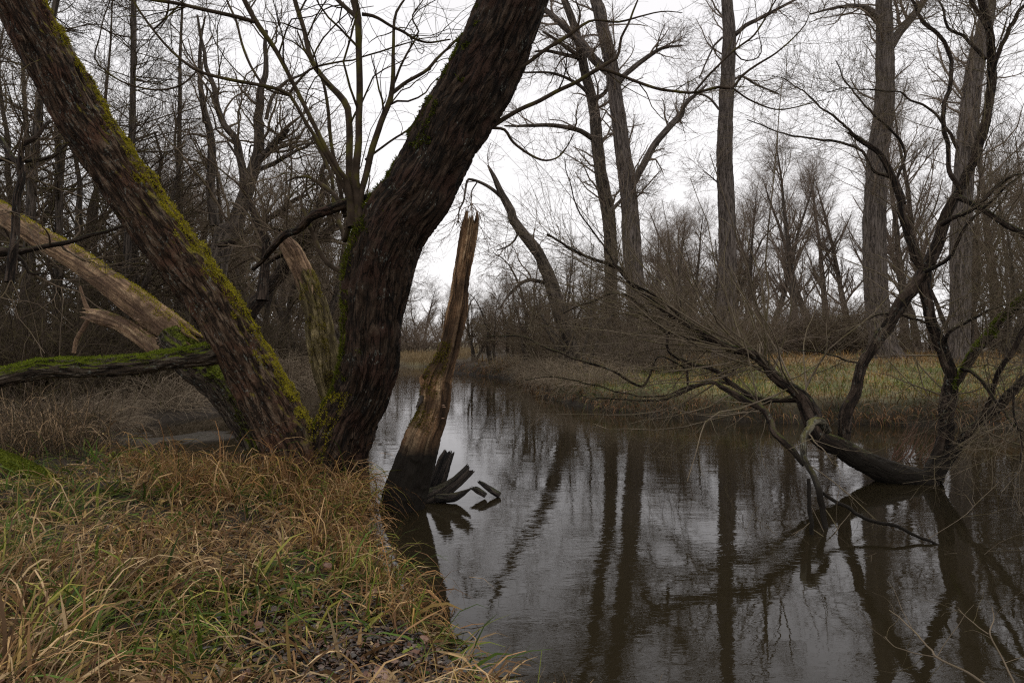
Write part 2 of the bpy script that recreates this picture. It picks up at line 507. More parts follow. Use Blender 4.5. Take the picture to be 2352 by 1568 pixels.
def axis(n, c, lo, hi, k):
    s = np.linspace(-1, 1, n)
    v = np.sinh(k * s) / np.sinh(k)
    return np.where(v < 0, c + v * (c - lo), c + v * (hi - c))
gx = axis(270, -1.0, -520, 520, 6.6)
gy = axis(290, 7.0, -260, 900, 6.2)
GX, GY = np.meshgrid(gx, gy)
GZ = ground_h(GX, GY)
SD = river_sd(GX, GY)
nA = n2(GX, GY, 0.35, 3, 4.0)
nB = n2(GX, GY, 1.7, 3, 9.0)
soil = np.array([.032, .023, .015])[None, None] * (1 + .35 * nB[..., None])
straw = np.array([.20, .15, .08])
green = np.array([.075, .095, .022])
brown = np.array([.060, .043, .028])
wgt = np.clip((GY - 13) / 3, 0, 1) * np.clip((GX + 2 - (GY - 13) * 0.05) / 2, 0, 1)
tan = np.clip((GY - 27) / 8, 0, 1)
mead = green[None, None] * (1 - tan[..., None]) + straw * tan[..., None]
mead = mead * (1 - np.clip(nB * .5 + .35, 0, 1)[..., None]) + straw * np.clip(nB * .5 + .35, 0, 1)[..., None] * .85
mead = mead * (1 + .3 * nA[..., None])
forest = np.clip((GY - 46) / 8, 0, 1)[..., None]
mead = mead * (1 - forest) + brown * forest
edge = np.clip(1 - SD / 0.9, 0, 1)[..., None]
gc = soil * (1 - wgt[..., None]) + mead * wgt[..., None]
farleft = (np.clip((GY - 44) / 3, 0, 1) * np.clip((-2 - GX) / 3, 0, 1))[..., None]
gc = gc * (1 - farleft) + np.array([.15, .125, .06]) * farleft
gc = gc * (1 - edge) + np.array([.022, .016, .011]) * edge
mudm = np.exp(-(((GX + 6.05) / 1.15) ** 2 + ((GY - 12.1) / 1.0) ** 2) ** 2)[..., None]
gc = gc * (1 - np.clip(mudm * 2 - .6, 0, 1)) + np.array([.060, .051, .040]) * np.clip(mudm * 2 - .6, 0, 1)
ny_, nx_ = GX.shape
ii, jj = np.meshgrid(np.arange(ny_ - 1), np.arange(nx_ - 1), indexing='ij')
b0 = ii * nx_ + jj
g = Geo()
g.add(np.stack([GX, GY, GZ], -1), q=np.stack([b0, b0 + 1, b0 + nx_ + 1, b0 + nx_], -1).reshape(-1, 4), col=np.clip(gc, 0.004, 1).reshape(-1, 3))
mg, t, b, o = new_mat('ground_soil')
a = nd(t, 'ShaderNodeAttribute', _attribute_name='col')
tcn = nd(t, 'ShaderNodeNewGeometry')
no = nd(t, 'ShaderNodeTexNoise', Scale=14.0, Detail=6.0, Roughness=.7)
t.links.new(tcn.outputs['Position'], no.inputs['Vector'])
f = ramp(t, no.outputs['Fac'], [(0.3, .45), (0.7, 1.5)])
mv = nd(t, 'ShaderNodeVectorMath', _operation='MULTIPLY')
t.links.new(a.outputs['Color'], mv.inputs[0]); t.links.new(f, mv.inputs[1])
t.links.new(mv.outputs[0], b.inputs['Base Color'])
bp = nd(t, 'ShaderNodeBump', Strength=.8, Distance=.04)
t.links.new(no.outputs['Fac'], bp.inputs['Height']); t.links.new(bp.outputs[0], b.inputs['Normal'])
link('ground', g.mesh('ground', mg), kind='structure')

# water
g = Geo()
WX, WY = np.meshgrid(axis(60, 0, -260, 260, 4), axis(70, 12, -60, 300, 4))
i2, j2 = np.meshgrid(np.arange(69), np.arange(59), indexing='ij')
b1 = i2 * 60 + j2
g.add(np.stack([WX, WY, np.zeros_like(WX)], -1), q=np.stack([b1, b1 + 1, b1 + 61, b1 + 60], -1).reshape(-1, 4))
mw, t, b, o = new_mat('river_water')
ge = nd(t, 'ShaderNodeNewGeometry')
def wave(sx, sy, det, rough=.5, dist=.3, rot=0.0):
    mp = nd(t, 'ShaderNodeMapping')
    mp.inputs['Scale'].default_value = (sx, sy, 1)
    mp.inputs['Rotation'].default_value = (0, 0, rot)
    t.links.new(ge.outputs['Position'], mp.inputs[0])
    n = nd(t, 'ShaderNodeTexNoise', Scale=1.0, Detail=det, Roughness=rough, Distortion=dist)
    t.links.new(mp.outputs[0], n.inputs['Vector'])
    return n.outputs['Fac']
w1 = wave(1.1, 2.6, 2.0, rot=.3)
w2 = wave(7.0, 15.0, 3.0, dist=1.0, rot=-.2)
w3 = wave(26.0, 44.0, 2.0, rot=.5)
patch = ramp(t, wave(.22, .5, 2.0), [(0.42, .25), (0.62, 1.0)])      # the current roughens the surface in patches
hh = mth(t, 'ADD', mth(t, 'MULTIPLY', w1, .0030), mth(t, 'MULTIPLY', mth(t, 'MULTIPLY', w2, patch), .0012))
hh = mth(t, 'ADD', hh, mth(t, 'MULTIPLY', mth(t, 'MULTIPLY', w3, patch), .00022))
bp = nd(t, 'ShaderNodeBump', Strength=1.0, Distance=1.0)
t.links.new(hh, bp.inputs['Height'])
dif = nd(t, 'ShaderNodeBsdfDiffuse')
dif.inputs[0].default_value = (.016, .0125, .0068, 1)
glo = nd(t, 'ShaderNodeBsdfGlossy', Roughness=.015)
glo.inputs[0].default_value = (.95, .95, .97, 1)
fr = nd(t, 'ShaderNodeFresnel', IOR=1.33)
t.links.new(bp.outputs[0], fr.inputs['Normal'])
t.links.new(bp.outputs[0], glo.inputs['Normal'])
ms = nd(t, 'ShaderNodeMixShader')
t.links.new(fr.outputs[0], ms.inputs[0]); t.links.new(dif.outputs[0], ms.inputs[1]); t.links.new(glo.outputs[0], ms.inputs[2])
t.links.new(ms.outputs[0], o.inputs[0])
link('river_water', g.mesh('river_water', mw), kind='structure')

# ------------------------------------------------------------------ big trunks with real bark relief
def trunk_geo(P, R, S=120, seed=0, amp=.014, lump=.06, fr_=26, st=.14, jag=0.0, flare=None, mossy=None, mthick=.012, hollow=False):
    """one thick trunk along P (K,3) with furrowed bark as geometry; returns Geo, surface points, normals"""
    K = len(P)
    T = nrm(np.gradient(P, axis=0))
    L = np.concatenate([[0], np.cumsum(np.linalg.norm(np.diff(P, axis=0), axis=1))])
    m = nrm(P[-1] - P[0])
    ref = np.array([0, -1.0, 0]) if abs(m[1]) < .8 else np.array([1.0, 0, 0])
    ref = np.broadcast_to(ref, T.shape)
    U = nrm(ref - (ref * T).sum(-1, keepdims=True) * T)
    V = np.cross(T, U)
    a = np.arange(S) * 2 * math.pi / S
    ca, sa = np.cos(a), np.sin(a)
    rm = R.mean()
    q = np.stack(np.broadcast_arrays(rm * ca[None], rm * sa[None], L[:, None]), -1) + seed * 3.7
    warp = fbm(q * 6, 2)[..., None] * .025
    n1 = fbm((q + warp) * np.array([fr_, fr_, fr_ * st]), 3)
    ridge = 1 - 2.2 * np.abs(n1)
    big = fbm(q * np.array([4.5, 4.5, 1.8]), 2)
    rr = R[:, None] * (1 + lump * big) + amp * ridge
    nv = ca[None, :, None] * U[:, None] + sa[None, :, None] * V[:, None]
    if mossy:
        mk = np.clip((nv[..., 2] + .3 * fbm(q * 9, 3) - mossy) * 3, 0, 1)
        rr = rr + mk * mthick * (0.6 + .9 * fbm(q * 34, 2))
    v = P[:, None] + rr[..., None] * nv
    if jag:
        jn = fbm(np.stack([ca * 3.1 + seed, sa * 3.1, ca * 0], -1), 3)
        jn2 = np.random.default_rng(seed).uniform(-.5, .5, S)
        jj_ = jag * (jn + .5 * jn2)
        w = np.clip((np.arange(K) - (K * .86)) / (K * .14), 0, 1)[:, None]
        v = v + (w * jj_[None])[..., None] * T[:, None]
    bk = np.stack(np.broadcast_arrays(R.mean() * ca[None], R.mean() * sa[None], L[:, None]), -1) + seed * 1.3
    k, s = np.meshgrid(np.arange(K - 1), np.arange(S), indexing='ij')
    s2 = (s + 1) % S
    qd = np.stack([k * S + s, k * S + s2, (k + 1) * S + s2, (k + 1) * S + s], -1).reshape(-1, 4)
    g = Geo()
    g.add(v, q=qd, bk=bk)
    # ends: a broken hollow face, or a plain cap
    top = v[-1]
    cen = P[-1]
    inn = cen + (top - cen) * .62 - T[-1] * (jag * .9 + R[-1] * .35)
    c2 = cen - T[-1] * (jag * 1.2 + R[-1] * .6)
    vv = np.concatenate([top, inn, c2[None]])
    s_ = np.arange(S); s3 = (s_ + 1) % S
    g.add(vv, q=np.stack([s_, s3, S + s3, S + s_], -1), t=np.stack([S + s_, S + s3, np.full(S, 2 * S)], -1))
    bot = np.concatenate([v[0], P[:1]])
    g.add(bot, t=np.stack([s3, s_, np.full(S, S)], -1))
    return g, v.reshape(-1, 3), nv.reshape(-1, 3), q.reshape(-1, 3)

def moss_tufts(surf, nvv, q, n, thr, rng, cols, ln=(.008, .022), wd=.006, damp=.55, ):
    mk = nvv[:, 2] + damp * fbm(q * 9, 3) - thr
    ok = np.where(mk > 0)[0]
    if not len(ok): return None
    i = rng.choice(ok, n)
    p = surf[i] + rng.normal(size=(n, 3)) * .006
    d = nrm(nvv[i] * .8 + rng.normal(size=(n, 3)) * .55 + np.array([0, 0, .15]))
    w = nrm(np.cross(d, rng.normal(size=(n, 3)))) * (wd * rng.uniform(.5, 1.1, n))[:, None]
    l = rng.uniform(ln[0], ln[1], n)[:, None]
    v = np.stack([p - w, p + w, p + d * l], 1)
    c = np.asarray(cols[0])[None] + (np.asarray(cols[1]) - np.asarray(cols[0]))[None] * rng.uniform(0, 1, (n, 1)) ** 1.2
    c = c * (1 + .25 * vnoise(q[i] * 12)[:, None])
    g = Geo()
    g.add(v, t=np.arange(3 * n).reshape(-1, 3), col=np.clip(np.repeat(c, 3, 0), .003, 1))
    return g

R_ = np.random.default_rng
YEL = ((.16, .145, .008), (.50, .43, .035))
GRN = ((.05, .075, .006), (.22, .27, .02))
DGR = ((.03, .04, .005), (.13, .145, .015))

def resample(PR, k):
    P, R = PR
    i = np.linspace(0, len(P) - 1, k)
    j = np.arange(len(P))
    return np.stack([np.interp(i, j, P[:, c]) for c in range(3)], -1), np.interp(i, j, R)
def stack(lst, k=24):
    rs = [resample(x, k) for x in lst]
    return np.stack([r[0] for r in rs]), np.stack([r[1] for r in rs])

# ------------------------------------------------------------------ foreground forked willow
wl = survey((0, [(712, 1130, 160), (680, 1060, 148), (658, 1005, 140), (611, 914, 126), (550, 800, 118), (494, 707, 113), (425, 612, 115), (356, 520, 118), (275, 401, 118), (193, 281, 117),
                 (122, 150, 112), (56, 30, 108), (-10, -100, 104), (-60, -220, 98)]), d=(7.6, 7.5, 7.3, 7.0, 6.6, 6.3), K=300)
wl = (wl[0], wl[1] * .91)
wr = survey((0, [(760, 1150, 185), (765, 1095, 160), (775, 1042, 140), (797, 970, 130), (828, 909, 126), (850, 826, 134), (857, 718, 142), (873, 610, 152), (912, 510, 160), (965, 443, 152),
                 (1032, 306, 154), (1107, 169, 165), (1178, 0, 160), (1225, -130, 150), (1290, -300, 138)]), d=(7.7, 7.65, 7.5, 7.3, 7.1, 6.8), K=340)
wr = (wr[0], wr[1] * .94)
wb = at(735, 1085, 7.65); wb[2] = gh(wb[0], wb[1])
tree = thing('willow_tree', 'large dark mossy willow forking into two thick leaning trunks on the grassy near bank', 'tree', wb)
gl, sf, nv, qq = trunk_geo(*wl, S=150, seed=1, amp=.019, fr_=17, mossy=.40, mthick=.04)
part(tree, 'trunk', gl, M['willow'])['label'] = 'trunk leaning away to the upper left, yellow moss along its upper side'
rg = R_(11)
part(tree, 'moss', moss_tufts(sf, nv, qq, 60000, .34, rg, YEL, damp=.22, ln=(.008, .02), wd=.0045), M['moss'], kind='stuff', smooth=False)
gr, sf, nv, qq = trunk_geo(*wr, S=160, seed=2, amp=.025, fr_=17, lump=.09, mossy=.50, mthick=.03)
part(tree, 'trunk', gr, M['willow_dark'])['label'] = 'thick dark trunk bending over to the upper right'
gm = moss_tufts(sf, nv, qq, 16000, .52, rg, DGR, ln=(.01, .035), wd=.008)
# yellow moss sleeve low in the fork and hanging tufts on the left flank
lowm = (sf[:, 2] < 1.15) & (nv[:, 0] < -.2)
gm2 = moss_tufts(sf[lowm], nv[lowm] * [1, 1, 0] + [0, 0, .9], qq[lowm], 9000, .55, rg, YEL)
part(tree, 'moss', gm, M['moss'], kind='stuff', smooth=False)
part(tree, 'moss', gm2, M['moss'], kind='stuff', smooth=False)
lf_ = (nv[:, 0] < -.75) & (sf[:, 2] > .9) & (sf[:, 2] < 3.6)
gm3 = moss_tufts(sf[lf_], nv[lf_] * [1, 1, 0] + [0, 0, .7], qq[lf_], 7000, .62, rg, ((.04, .05, .005), (.16, .17, .02)), ln=(.015, .05), wd=.007)
part(tree, 'moss', gm3, M['moss'], kind='stuff', smooth=False)
limb = survey((4, [(1560, 800, 90), (1440, 840, 190), (1340, 865, 175), (1200, 885, 150), (1050, 905, 142), (900, 930, 142), (700, 945, 150), (500, 952, 152), (300, 958, 150), (150, 985, 140), (0, 1020, 136), (-200, 1085, 130), (-420, 1170, 120)]),
              d=(7.42, 7.28, 6.9, 6.5, 6.2), K=200)
limb = (limb[0], limb[1] * .84)
gL, sf, nv, qq = trunk_geo(*limb, S=96, seed=3, amp=.009, lump=.10, mossy=.40, mthick=.014)
part(tree, 'limb', gL, M['mossy_limb'])['label'] = 'low level limb thickly covered in green moss'
part(tree, 'moss', moss_tufts(sf, nv, qq, 22000, .42, rg, GRN, ln=(.006, .014), wd=.0045, damp=.35), M['moss'], kind='stuff', smooth=False)

shoots = [
 survey((2, [(200, 1480, 75), (195, 1300, 62), (180, 1150, 55), (195, 900, 46), (208, 600, 44), (200, 300, 42), (190, 100, 48), (165, 0, 50), (150, -200, 46), (160, -400, 40)]), d=(7.3, 7.2), K=30, wob=.01, seed=1),
 survey((2, [(215, 1450, 50), (215, 1240, 40), (265, 1030, 42), (340, 780, 38), (405, 590, 34), (420, 300, 22), (432, 100, 18), (490, 0, 12), (560, -100, 8)]), d=(7.25, 7.5), K=30, wob=.01, seed=2),
 survey((2, [(405, 600, 26), (500, 530, 24), (620, 460, 22), (700, 370, 18), (790, 285, 14), (900, 200, 10)]), d=(7.4, 8.1), K=20, wob=.01, seed=3),
 survey((2, [(160, 1450, 70), (140, 1200, 50), (135, 1000, 46), (130, 700, 44), (80, 610, 42), (0, 530, 36)]), (1, [(2000, 410, 34), (1940, 200, 30), (1880, 0, 28), (1850, -150, 24)]), d=(7.3, 7.9), K=30, wob=.01, seed=4),
 survey((2, [(170, 1420, 60), (110, 1130, 38)]), (1, [(2160, 1080, 32), (2020, 840, 30), (1900, 600, 28), (1760, 320, 30), (1640, 150, 34), (1560, 0, 32), (1480, -200, 26)]), d=(7.3, 6.8), K=30, wob=.01, seed=5),
 survey((1, [(1620, 140, 26), (1500, 105, 25), (1300, 60, 24), (1100, 20, 22), (950, -5, 20), (700, -60, 14)]), d=(6.9, 6.4), K=16, wob=.01, seed=6),
 survey((2, [(190, 1400, 42), (100, 1180, 30)]), (1, [(2060, 950, 26), (1900, 700, 22), (1840, 600, 24), (1700, 555, 22), (1550, 530, 22), (1380, 495, 20), (1250, 450, 20), (1130, 360, 17), (980, 190, 15), (850, 0, 12), (800, -150, 8)]), d=(7.4, 7.0), K=30, wob=.012, seed=7),
 survey((1, [(980, 190, 12), (1060, 110, 12), (1080, 0, 11), (1070, -150, 8)]), d=(7.0, 6.8), K=10, wob=.01, seed=8),
 survey((1, [(1250, 460, 12), (1150, 550, 12), (980, 575, 12), (800, 530, 11), (690, 460, 10), (610, 370, 10), (640, 220, 8), (700, 0, 6)]), d=(7.1, 6.6), K=24, wob=.01, seed=9),
 survey((1, [(1850, 590, 16), (1920, 500, 15), (1990, 440, 14), (2120, 400, 12), (2265, 385, 10)]), (2, [(180, 380, 10), (430, 300, 10), (560, 262, 6)]), d=(7.3, 7.5), K=24, wob=.01, seed=10),
 survey((2, [(220, 92, 24), (300, 105, 20), (400, 165, 18), (470, 200, 18), (570, 250, 16), (640, 270, 13), (780, 250, 9)]), d=(7.3, 7.6), K=20, wob=.012, seed=11),
 survey((2, [(200, 130, 30), (130, 60, 28), (60, 0, 26), (-60, -110, 20)]), d=(7.3, 7.6), K=10, wob=.01, seed=12),
 survey((1, [(1840, 610, 14), (1700, 560, 16), (1560, 340, 16), (1500, 120, 15), (1450, 0, 12)]), d=(7.4, 7.8), K=16, wob=.012, seed=13),
 survey((2, [(110, 1380, 30), (60, 1100, 26), (20, 900, 24), (0, 700, 22)]), (1, [(2050, 500, 18), (1950, 330, 14), (1900, 200, 10)]), d=(7.5, 8.0), K=20, wob=.012, seed=14),
 survey((2, [(240, 1020, 16), (400, 900, 14), (520, 820, 12), (600, 700, 9)]), d=(7.4, 7.7), K=12, wob=.01, seed=15),
 survey((2, [(530, 250, 12), (580, 210, 11), (540, 120, 10), (580, 40, 8), (620, -20, 6)]), d=(7.5, 7.6), K=10, wob=.01, seed=16),
 survey((2, [(420, 540, 16), (480, 400, 14), (540, 290, 12), (580, 230, 10)]), d=(7.45, 7.5), K=10, wob=.01, seed=17),
 survey(('C', [(1230, 1330, 36), (1120, 1260, 44), (1010, 1180, 46), (940, 1020, 46), (880, 860, 42), (830, 740, 38), (800, 640, 26), (800, 560, 20), (920, 460, 16)]), d=(7.5, 8.0), K=24, wob=.012, seed=18),
 survey(('C', [(1260, 720, 50), (1180, 640, 46), (1080, 540, 44), (960, 450, 40), (860, 390, 30), (740, 400, 22), (640, 440, 12)]), d=(7.5, 8.2), K=20, wob=.012, seed=19),
 survey(('C', [(1260, 800, 60), (1210, 1000, 50), (1180, 900, 44), (1130, 780, 40), (1100, 600, 34), (1080, 400, 32), (1000, 200, 30), (900, 0, 26)]), d=(7.6, 8.4), K=24, wob=.012, seed=20),
]
for i, sh in enumerate(shoots):
    g = Geo()
    tube(g, sh[0][None], sh[1][None], S=10)
    part(tree, 'shoot', g, M['shoot'])
# thick dark branch thrown back to the left at the collar
br = survey(('C', [(1560, 640, 110), (1450, 590, 85), (1380, 600, 70), (1200, 650, 90), (1080, 690, 95), (900, 760, 80), (780, 880, 70), (640, 940, 60), (520, 1060, 55), (430, 1180, 40), (330, 1270, 30)]), d=(7.3, 7.5, 8.6), K=70)
gB, sf, nv, qq = trunk_geo(*br, S=40, seed=6, amp=.008)
part(tree, 'limb', gB, M['willow_dark'])
# branches on the right of the dark trunk
rb = [
 survey((2, [(1000, 850, 36), (1060, 800, 34), (1200, 715, 28), (1400, 615, 27), (1570, 530, 26), (1720, 448, 27), (1800, 400, 22), (1855, 365, 20), (1880, 230, 16), (1960, 50, 12), (1985, 0, 10), (2010, -150, 6)]), d=(7.2, 7.2), K=34, wob=.012, seed=31),
 survey((2, [(1730, 440, 22), (1800, 455, 22), (1950, 510, 20), (2100, 560, 19), (2265, 592, 18)]), (3, [(150, 590, 18), (320, 558, 20), (405, 562, 18), (470, 480, 16), (560, 420, 14), (700, 330, 11), (850, 180, 8), (900, 60, 5)]), d=(7.2, 6.8), K=34, wob=.012, seed=32),
 survey((3, [(160, 590, 16), (260, 470, 15), (400, 330, 14), (520, 250, 13), (600, 140, 11), (680, 0, 9)]), d=(7.0, 6.7), K=20, wob=.012, seed=33),
 survey((2, [(1040, 815, 20), (1130, 830, 19), (1180, 900, 18), (1260, 970, 17), (1370, 1022, 14), (1470, 1005, 10), (1530, 930, 8), (1570, 850, 6)]), d=(7.2, 7.3), K=24, wob=.01, seed=34),
 survey((2, [(1200, 450, 20), (1280, 400, 24), (1400, 310, 24), (1480, 262, 25), (1590, 185, 22), (1700, 130, 15), (1850, 142, 14), (2000, 105, 11), (2150, 70, 8), (2265, 80, 5)]), d=(7.0, 7.0), K=26, wob=.012, seed=35),
 survey((2, [(1590, 190, 16), (1610, 90, 13), (1580, 0, 10), (1570, -120, 8)]), d=(7.0, 7.0), K=12, wob=.01, seed=36),
 survey((3, [(400, 560, 12), (520, 640, 11), (700, 700, 9), (900, 660, 7), (1000, 640, 4)]), d=(6.9, 7.2), K=16, wob=.01, seed=37),
 survey((3, [(410, 320, 9), (470, 385, 9), (560, 370, 8), (590, 300, 7), (570, 180, 5), (540, 0, 4)]), d=(6.9, 6.9), K=16, wob=.01, seed=38),
]
for sh in rb:
    g = Geo()
    tube(g, sh[0][None], sh[1][None], S=8)
    part(tree, 'branch', g, M['shoot'])
rg = R_(21)
g = Geo()
SP, SR = stack(shoots)
a1 = grow(rg, SP, SR, 7, t=(.35, 1), ang=(45, 15), L=1.1, K=8, wig=.26, up=.02, rr=.42, rmin=.0025, taper=.4)
a2 = grow(rg, *a1, 4, t=(.2, 1), ang=(45, 15), L=.45, K=5, wig=.2, rr=.6, rmin=.0018)
tube(g, *a1, S=5); tube(g, *a2, S=3)
SP, SR = stack(rb)
a1 = grow(rg, SP, SR, 6, t=(.1, 1), ang=(48, 14), L=.75, K=6, wig=.16, rr=.4, rmin=.002, taper=.3)
a2 = grow(rg, *a1, 4, t=(.2, 1), ang=(40, 12), L=.35, K=5, wig=.2, rr=.6, rmin=.0015)
tube(g, *a1, S=5); tube(g, *a2, S=3)
LP, LR = stack([wl, limb])
a1 = grow(rg, LP, LR * .05, 16, t=(.3, .98), ang=(80, 15), L=.8, K=7, wig=.22, rr=.5, rmin=.002, taper=0, side=(-.2, -.6, .1))
a2 = grow(rg, *a1, 3, t=(.2, 1), ang=(45, 15), L=.3, K=4, wig=.2, rr=.6, rmin=.0014)
tube(g, *a1, S=4); tube(g, *a2, S=3)
part(tree, 'twigs', g, M['shoot'], kind='stuff')

# ------------------------------------------------------------------ dead wood
lg = survey((4, [(-420, -340, 130), (-150, -130, 128), (0, -45, 128), (100, 30, 132), (300, 150, 140), (500, 270, 152), (700, 415, 165), (900, 560, 180), (1050, 675, 190), (1180, 765, 175), (1240, 800, 150)]),
            d=(9.4, 8.9, 8.3), K=200)
lg = (lg[0], lg[1] * .92)
lo = survey((4, [(1650, 1560, 170), (1630, 1470, 165), (1570, 1340, 160), (1490, 1200, 165), (1400, 1080, 175), (1300, 990, 185), (1220, 920, 190), (1150, 830, 185), (1080, 750, 160)]), d=(7.95, 8.1, 8.35), K=140)
lb = at(595, 1060, 7.95); lb[2] = gh(lb[0], lb[1])
dead = thing('dead_tree', 'pale barkless dead trunk slanting up to the left behind the mossy willow', 'dead tree', lb)
gg, sf, nv, qq = trunk_geo(*lg, S=90, seed=8, amp=.012, st=.05, jag=.22)
part(dead, 'trunk', gg, M['dead_pale'])['label'] = 'bare pale wood broken off where it meets the mossy stem'
rg = R_(5)
part(dead, 'moss', moss_tufts(sf, nv, qq, 9000, .72, rg, YEL, damp=.35), M['moss'], kind='stuff', smooth=False)
gg, sf, nv, qq = trunk_geo(*lo, S=80, seed=9, amp=.014, mossy=.3)
part(dead, 'trunk', gg, M['mossy_limb'])['label'] = 'mossy bark covered lower stem'
part(dead, 'moss', moss_tufts(sf, nv, qq, 7000, .35, rg, DGR), M['moss'], kind='stuff', smooth=False)
bl = survey((4, [(1060, 850, 120), (960, 795, 100), (850, 715, 100), (740, 660, 85), (640, 630, 90), (570, 615, 60)]), d=(8.3, 9.0), K=70)
gg, _, _, _ = trunk_geo(*bl, S=50, seed=10, amp=.015, st=.05, jag=.16)
part(dead, 'limb', gg, M['dead_pale'])['label'] = 'splintered broken limb end'
st_ = survey((4, [(470, 860, 24), (490, 780, 26), (540, 680, 30), (570, 620, 32), (540, 530, 24), (510, 430, 16)]), d=(9.0, 9.3), K=16, wob=.01)
g = Geo(); tube(g, st_[0][None], st_[1][None], S=10); part(dead, 'branch', g, M['dead_pale'])
# shelf fungi on the underside of the pale trunk
def fungi(parent, pts, rng, size=.03, mat=None):
    for p in pts:
        g = Geo()
        n = 9
        a = np.linspace(-.2, math.pi + .2, n)
        r = size * rng.uniform(.6, 1.2)
        dirx = nrm(np.array([rng.normal() * .3, -1.0, 0]))
        sd_ = np.cross(dirx, [0, 0, 1.0])
        rim = np.array([p + sd_ * math.cos(x) * r + dirx * math.sin(x) * r * .8 for x in a])
        v = np.concatenate([rim, rim * .0 + (rim - [0, 0, r * .28]) * 1.0, [p + np.array([0, 0, r * .3])], [p - np.array([0, 0, r * .45])]])
        s = np.arange(n - 1)
        g.add(v, q=np.stack([s, s + 1, n + s + 1, n + s], -1), t=np.concatenate([np.stack([s, np.full(n - 1, 2 * n), s + 1], -1), np.stack([n + s, n + s + 1, np.full(n - 1, 2 * n + 1)], -1)]))
        part(parent, 'bracket_fungus', g, mat)
M['fungus'] = plain('bracket_fungus_flesh', (.16, .08, .05), (.30, .22, .16), scale=60)
fungi(dead, [at(507 * .36 * 0 + x * .36, 501.8 + y * .36, 8.2) for x, y in ((862, 632), (880, 645), (1010, 780), (1025, 800), (1000, 765))], R_(3), .028, M['fungus'])

# broken mossy snag behind the fork
sn = survey((4, [(2260, 1560, 150), (2200, 1380, 130), (2130, 1180, 120), (2085, 1020, 140), (2060, 860, 148), (2030, 720, 140), (2010, 600, 122), (1975, 450, 126), (1920, 310, 122), (1865, 205, 112), (1810, 140, 70)]), d=(9.3, 9.6), K=170)
sb = sn[0][0].copy(); sb[2] = -.3
snag2 = thing('broken_snag', 'yellow mossy broken snag with a pale splintered top seen behind the fork of the willow', 'dead tree', sb)
gg, sf, nv, qq = trunk_geo(sn[0][:140], sn[1][:140], S=72, seed=12, amp=.022, lump=.14, st=.12, jag=.10)
part(snag2, 'trunk', gg, M['snag_moss'])
gt_, _, _, _ = trunk_geo(sn[0][122:], sn[1][122:] * .96, S=72, seed=12, amp=.02, lump=.14, st=.1, jag=.16)
part(snag2, 'splintered_top', gt_, M['dead_pale'])
part(snag2, 'moss', moss_tufts(sf, nv * [1, 1, .4] + [0.25, 0, .45], qq, 9000, .55, rg, ((.10, .085, .008), (.34, .28, .04))), M['moss'], kind='stuff', smooth=False)
st2 = survey((4, [(2150, 1050, 40), (2140, 880, 46), (2110, 720, 46), (2085, 600, 42), (2060, 500, 30)]), d=(9.2, 9.3), K=24)
gg, _, _, _ = trunk_geo(*st2, S=24, seed=13, amp=.008); part(snag2, 'limb', gg, M['snag_moss'])
# pointed rotten snag standing in the water
ss = survey((8, [(440, 560, 260), (478, 445, 250), (520, 300, 240)]), (5, [ (600, 1400, 222), (650, 1280, 190), (688, 1150, 172), (700, 1030, 168), (738, 940, 128), (768, 850, 112), (800, 720, 104), (822, 600, 112), (838, 500, 95), (850, 380, 84),
                 (872, 250, 86), (895, 120, 88), (912, 10, 84)]), d=(7.0, 7.05), K=320)
sb = ss[0][0].copy(); sb[2] = 0
snag = thing('broken_snag', 'tall rotten snag with a jagged bare top standing in the water at the bank edge', 'dead tree', sb)
gg, sf, nv, qq = trunk_geo(*ss, S=110, seed=14, amp=.020, lump=.13, fr_=20, st=.07, jag=.13)
part(snag, 'trunk', gg, M['snag'])
mid = (sf[:, 2] > .75) & (sf[:, 2] < 1.7) & (nv[:, 0] < .25)
part(snag, 'moss', moss_tufts(sf[mid], nv[mid] * [1, 1, .3] + [0, 0, .75], qq[mid], 7000, .62, rg, ((.05, .045, .006), (.19, .155, .02))), M['moss'], kind='stuff', smooth=False)
fungi(snag, [at(752.6 + x * .36, 501.8 + y * .36, 6.86) for x, y in ((738, 1190), (742, 1202), (690, 1265), (735, 1272))], R_(4), .016, M['fungus'])
sp = survey((5, [(600, 1130, 30), (590, 1170, 24), (565, 1205, 8)]), d=(6.9, 6.85), K=12)
gg, _, _, _ = trunk_geo(*sp, S=14, seed=15, amp=.004); part(snag, 'splinter', gg, M['wet_wood'])
gg, _, _, _ = trunk_geo(*survey((5, [(620, 1060, 60), (600, 1020, 30), (612, 990, 12)]), d=(6.95, 6.9), K=14), S=16, seed=16, amp=.006)
part(snag, 'splinter', gg, M['snag'])

def drift(label, pieces, seed):
    base = pieces[0][0][0].copy(); base[2] = 0
    tt = thing('driftwood', label, 'driftwood', base, 'broken wood in the water beside the snag')
    for i, pc in enumerate(pieces):
        gg, _, _, _ = trunk_geo(*pc[:2], S=64, seed=seed + i, amp=.007, lump=.2, fr_=30, st=.10, jag=pc[2])
        part(tt, 'wood_piece', gg, M['wet_wood'])
drift('upright broken stub of wet dark wood just right of the tall snag', [(*survey((8, [(660, 420, 110), (680, 330, 95), (718, 240, 88), (748, 150, 84), (772, 95, 74)]), d=(7.5, 7.6), K=60), .05)], 40)
drift('slanting mossy log lying in the water with its cut end raised', [(*survey((8, [(560, 420, 60), (640, 390, 110), (720, 355, 100), (800, 300, 78), (860, 250, 70), (908, 203, 64)]), d=(7.25, 7.35), K=60), .03),
       (*survey((8, [(690, 390, 40), (800, 385, 50), (860, 360, 34), (912, 332, 8)]), d=(7.2, 7.2), K=24), .02)], 44)
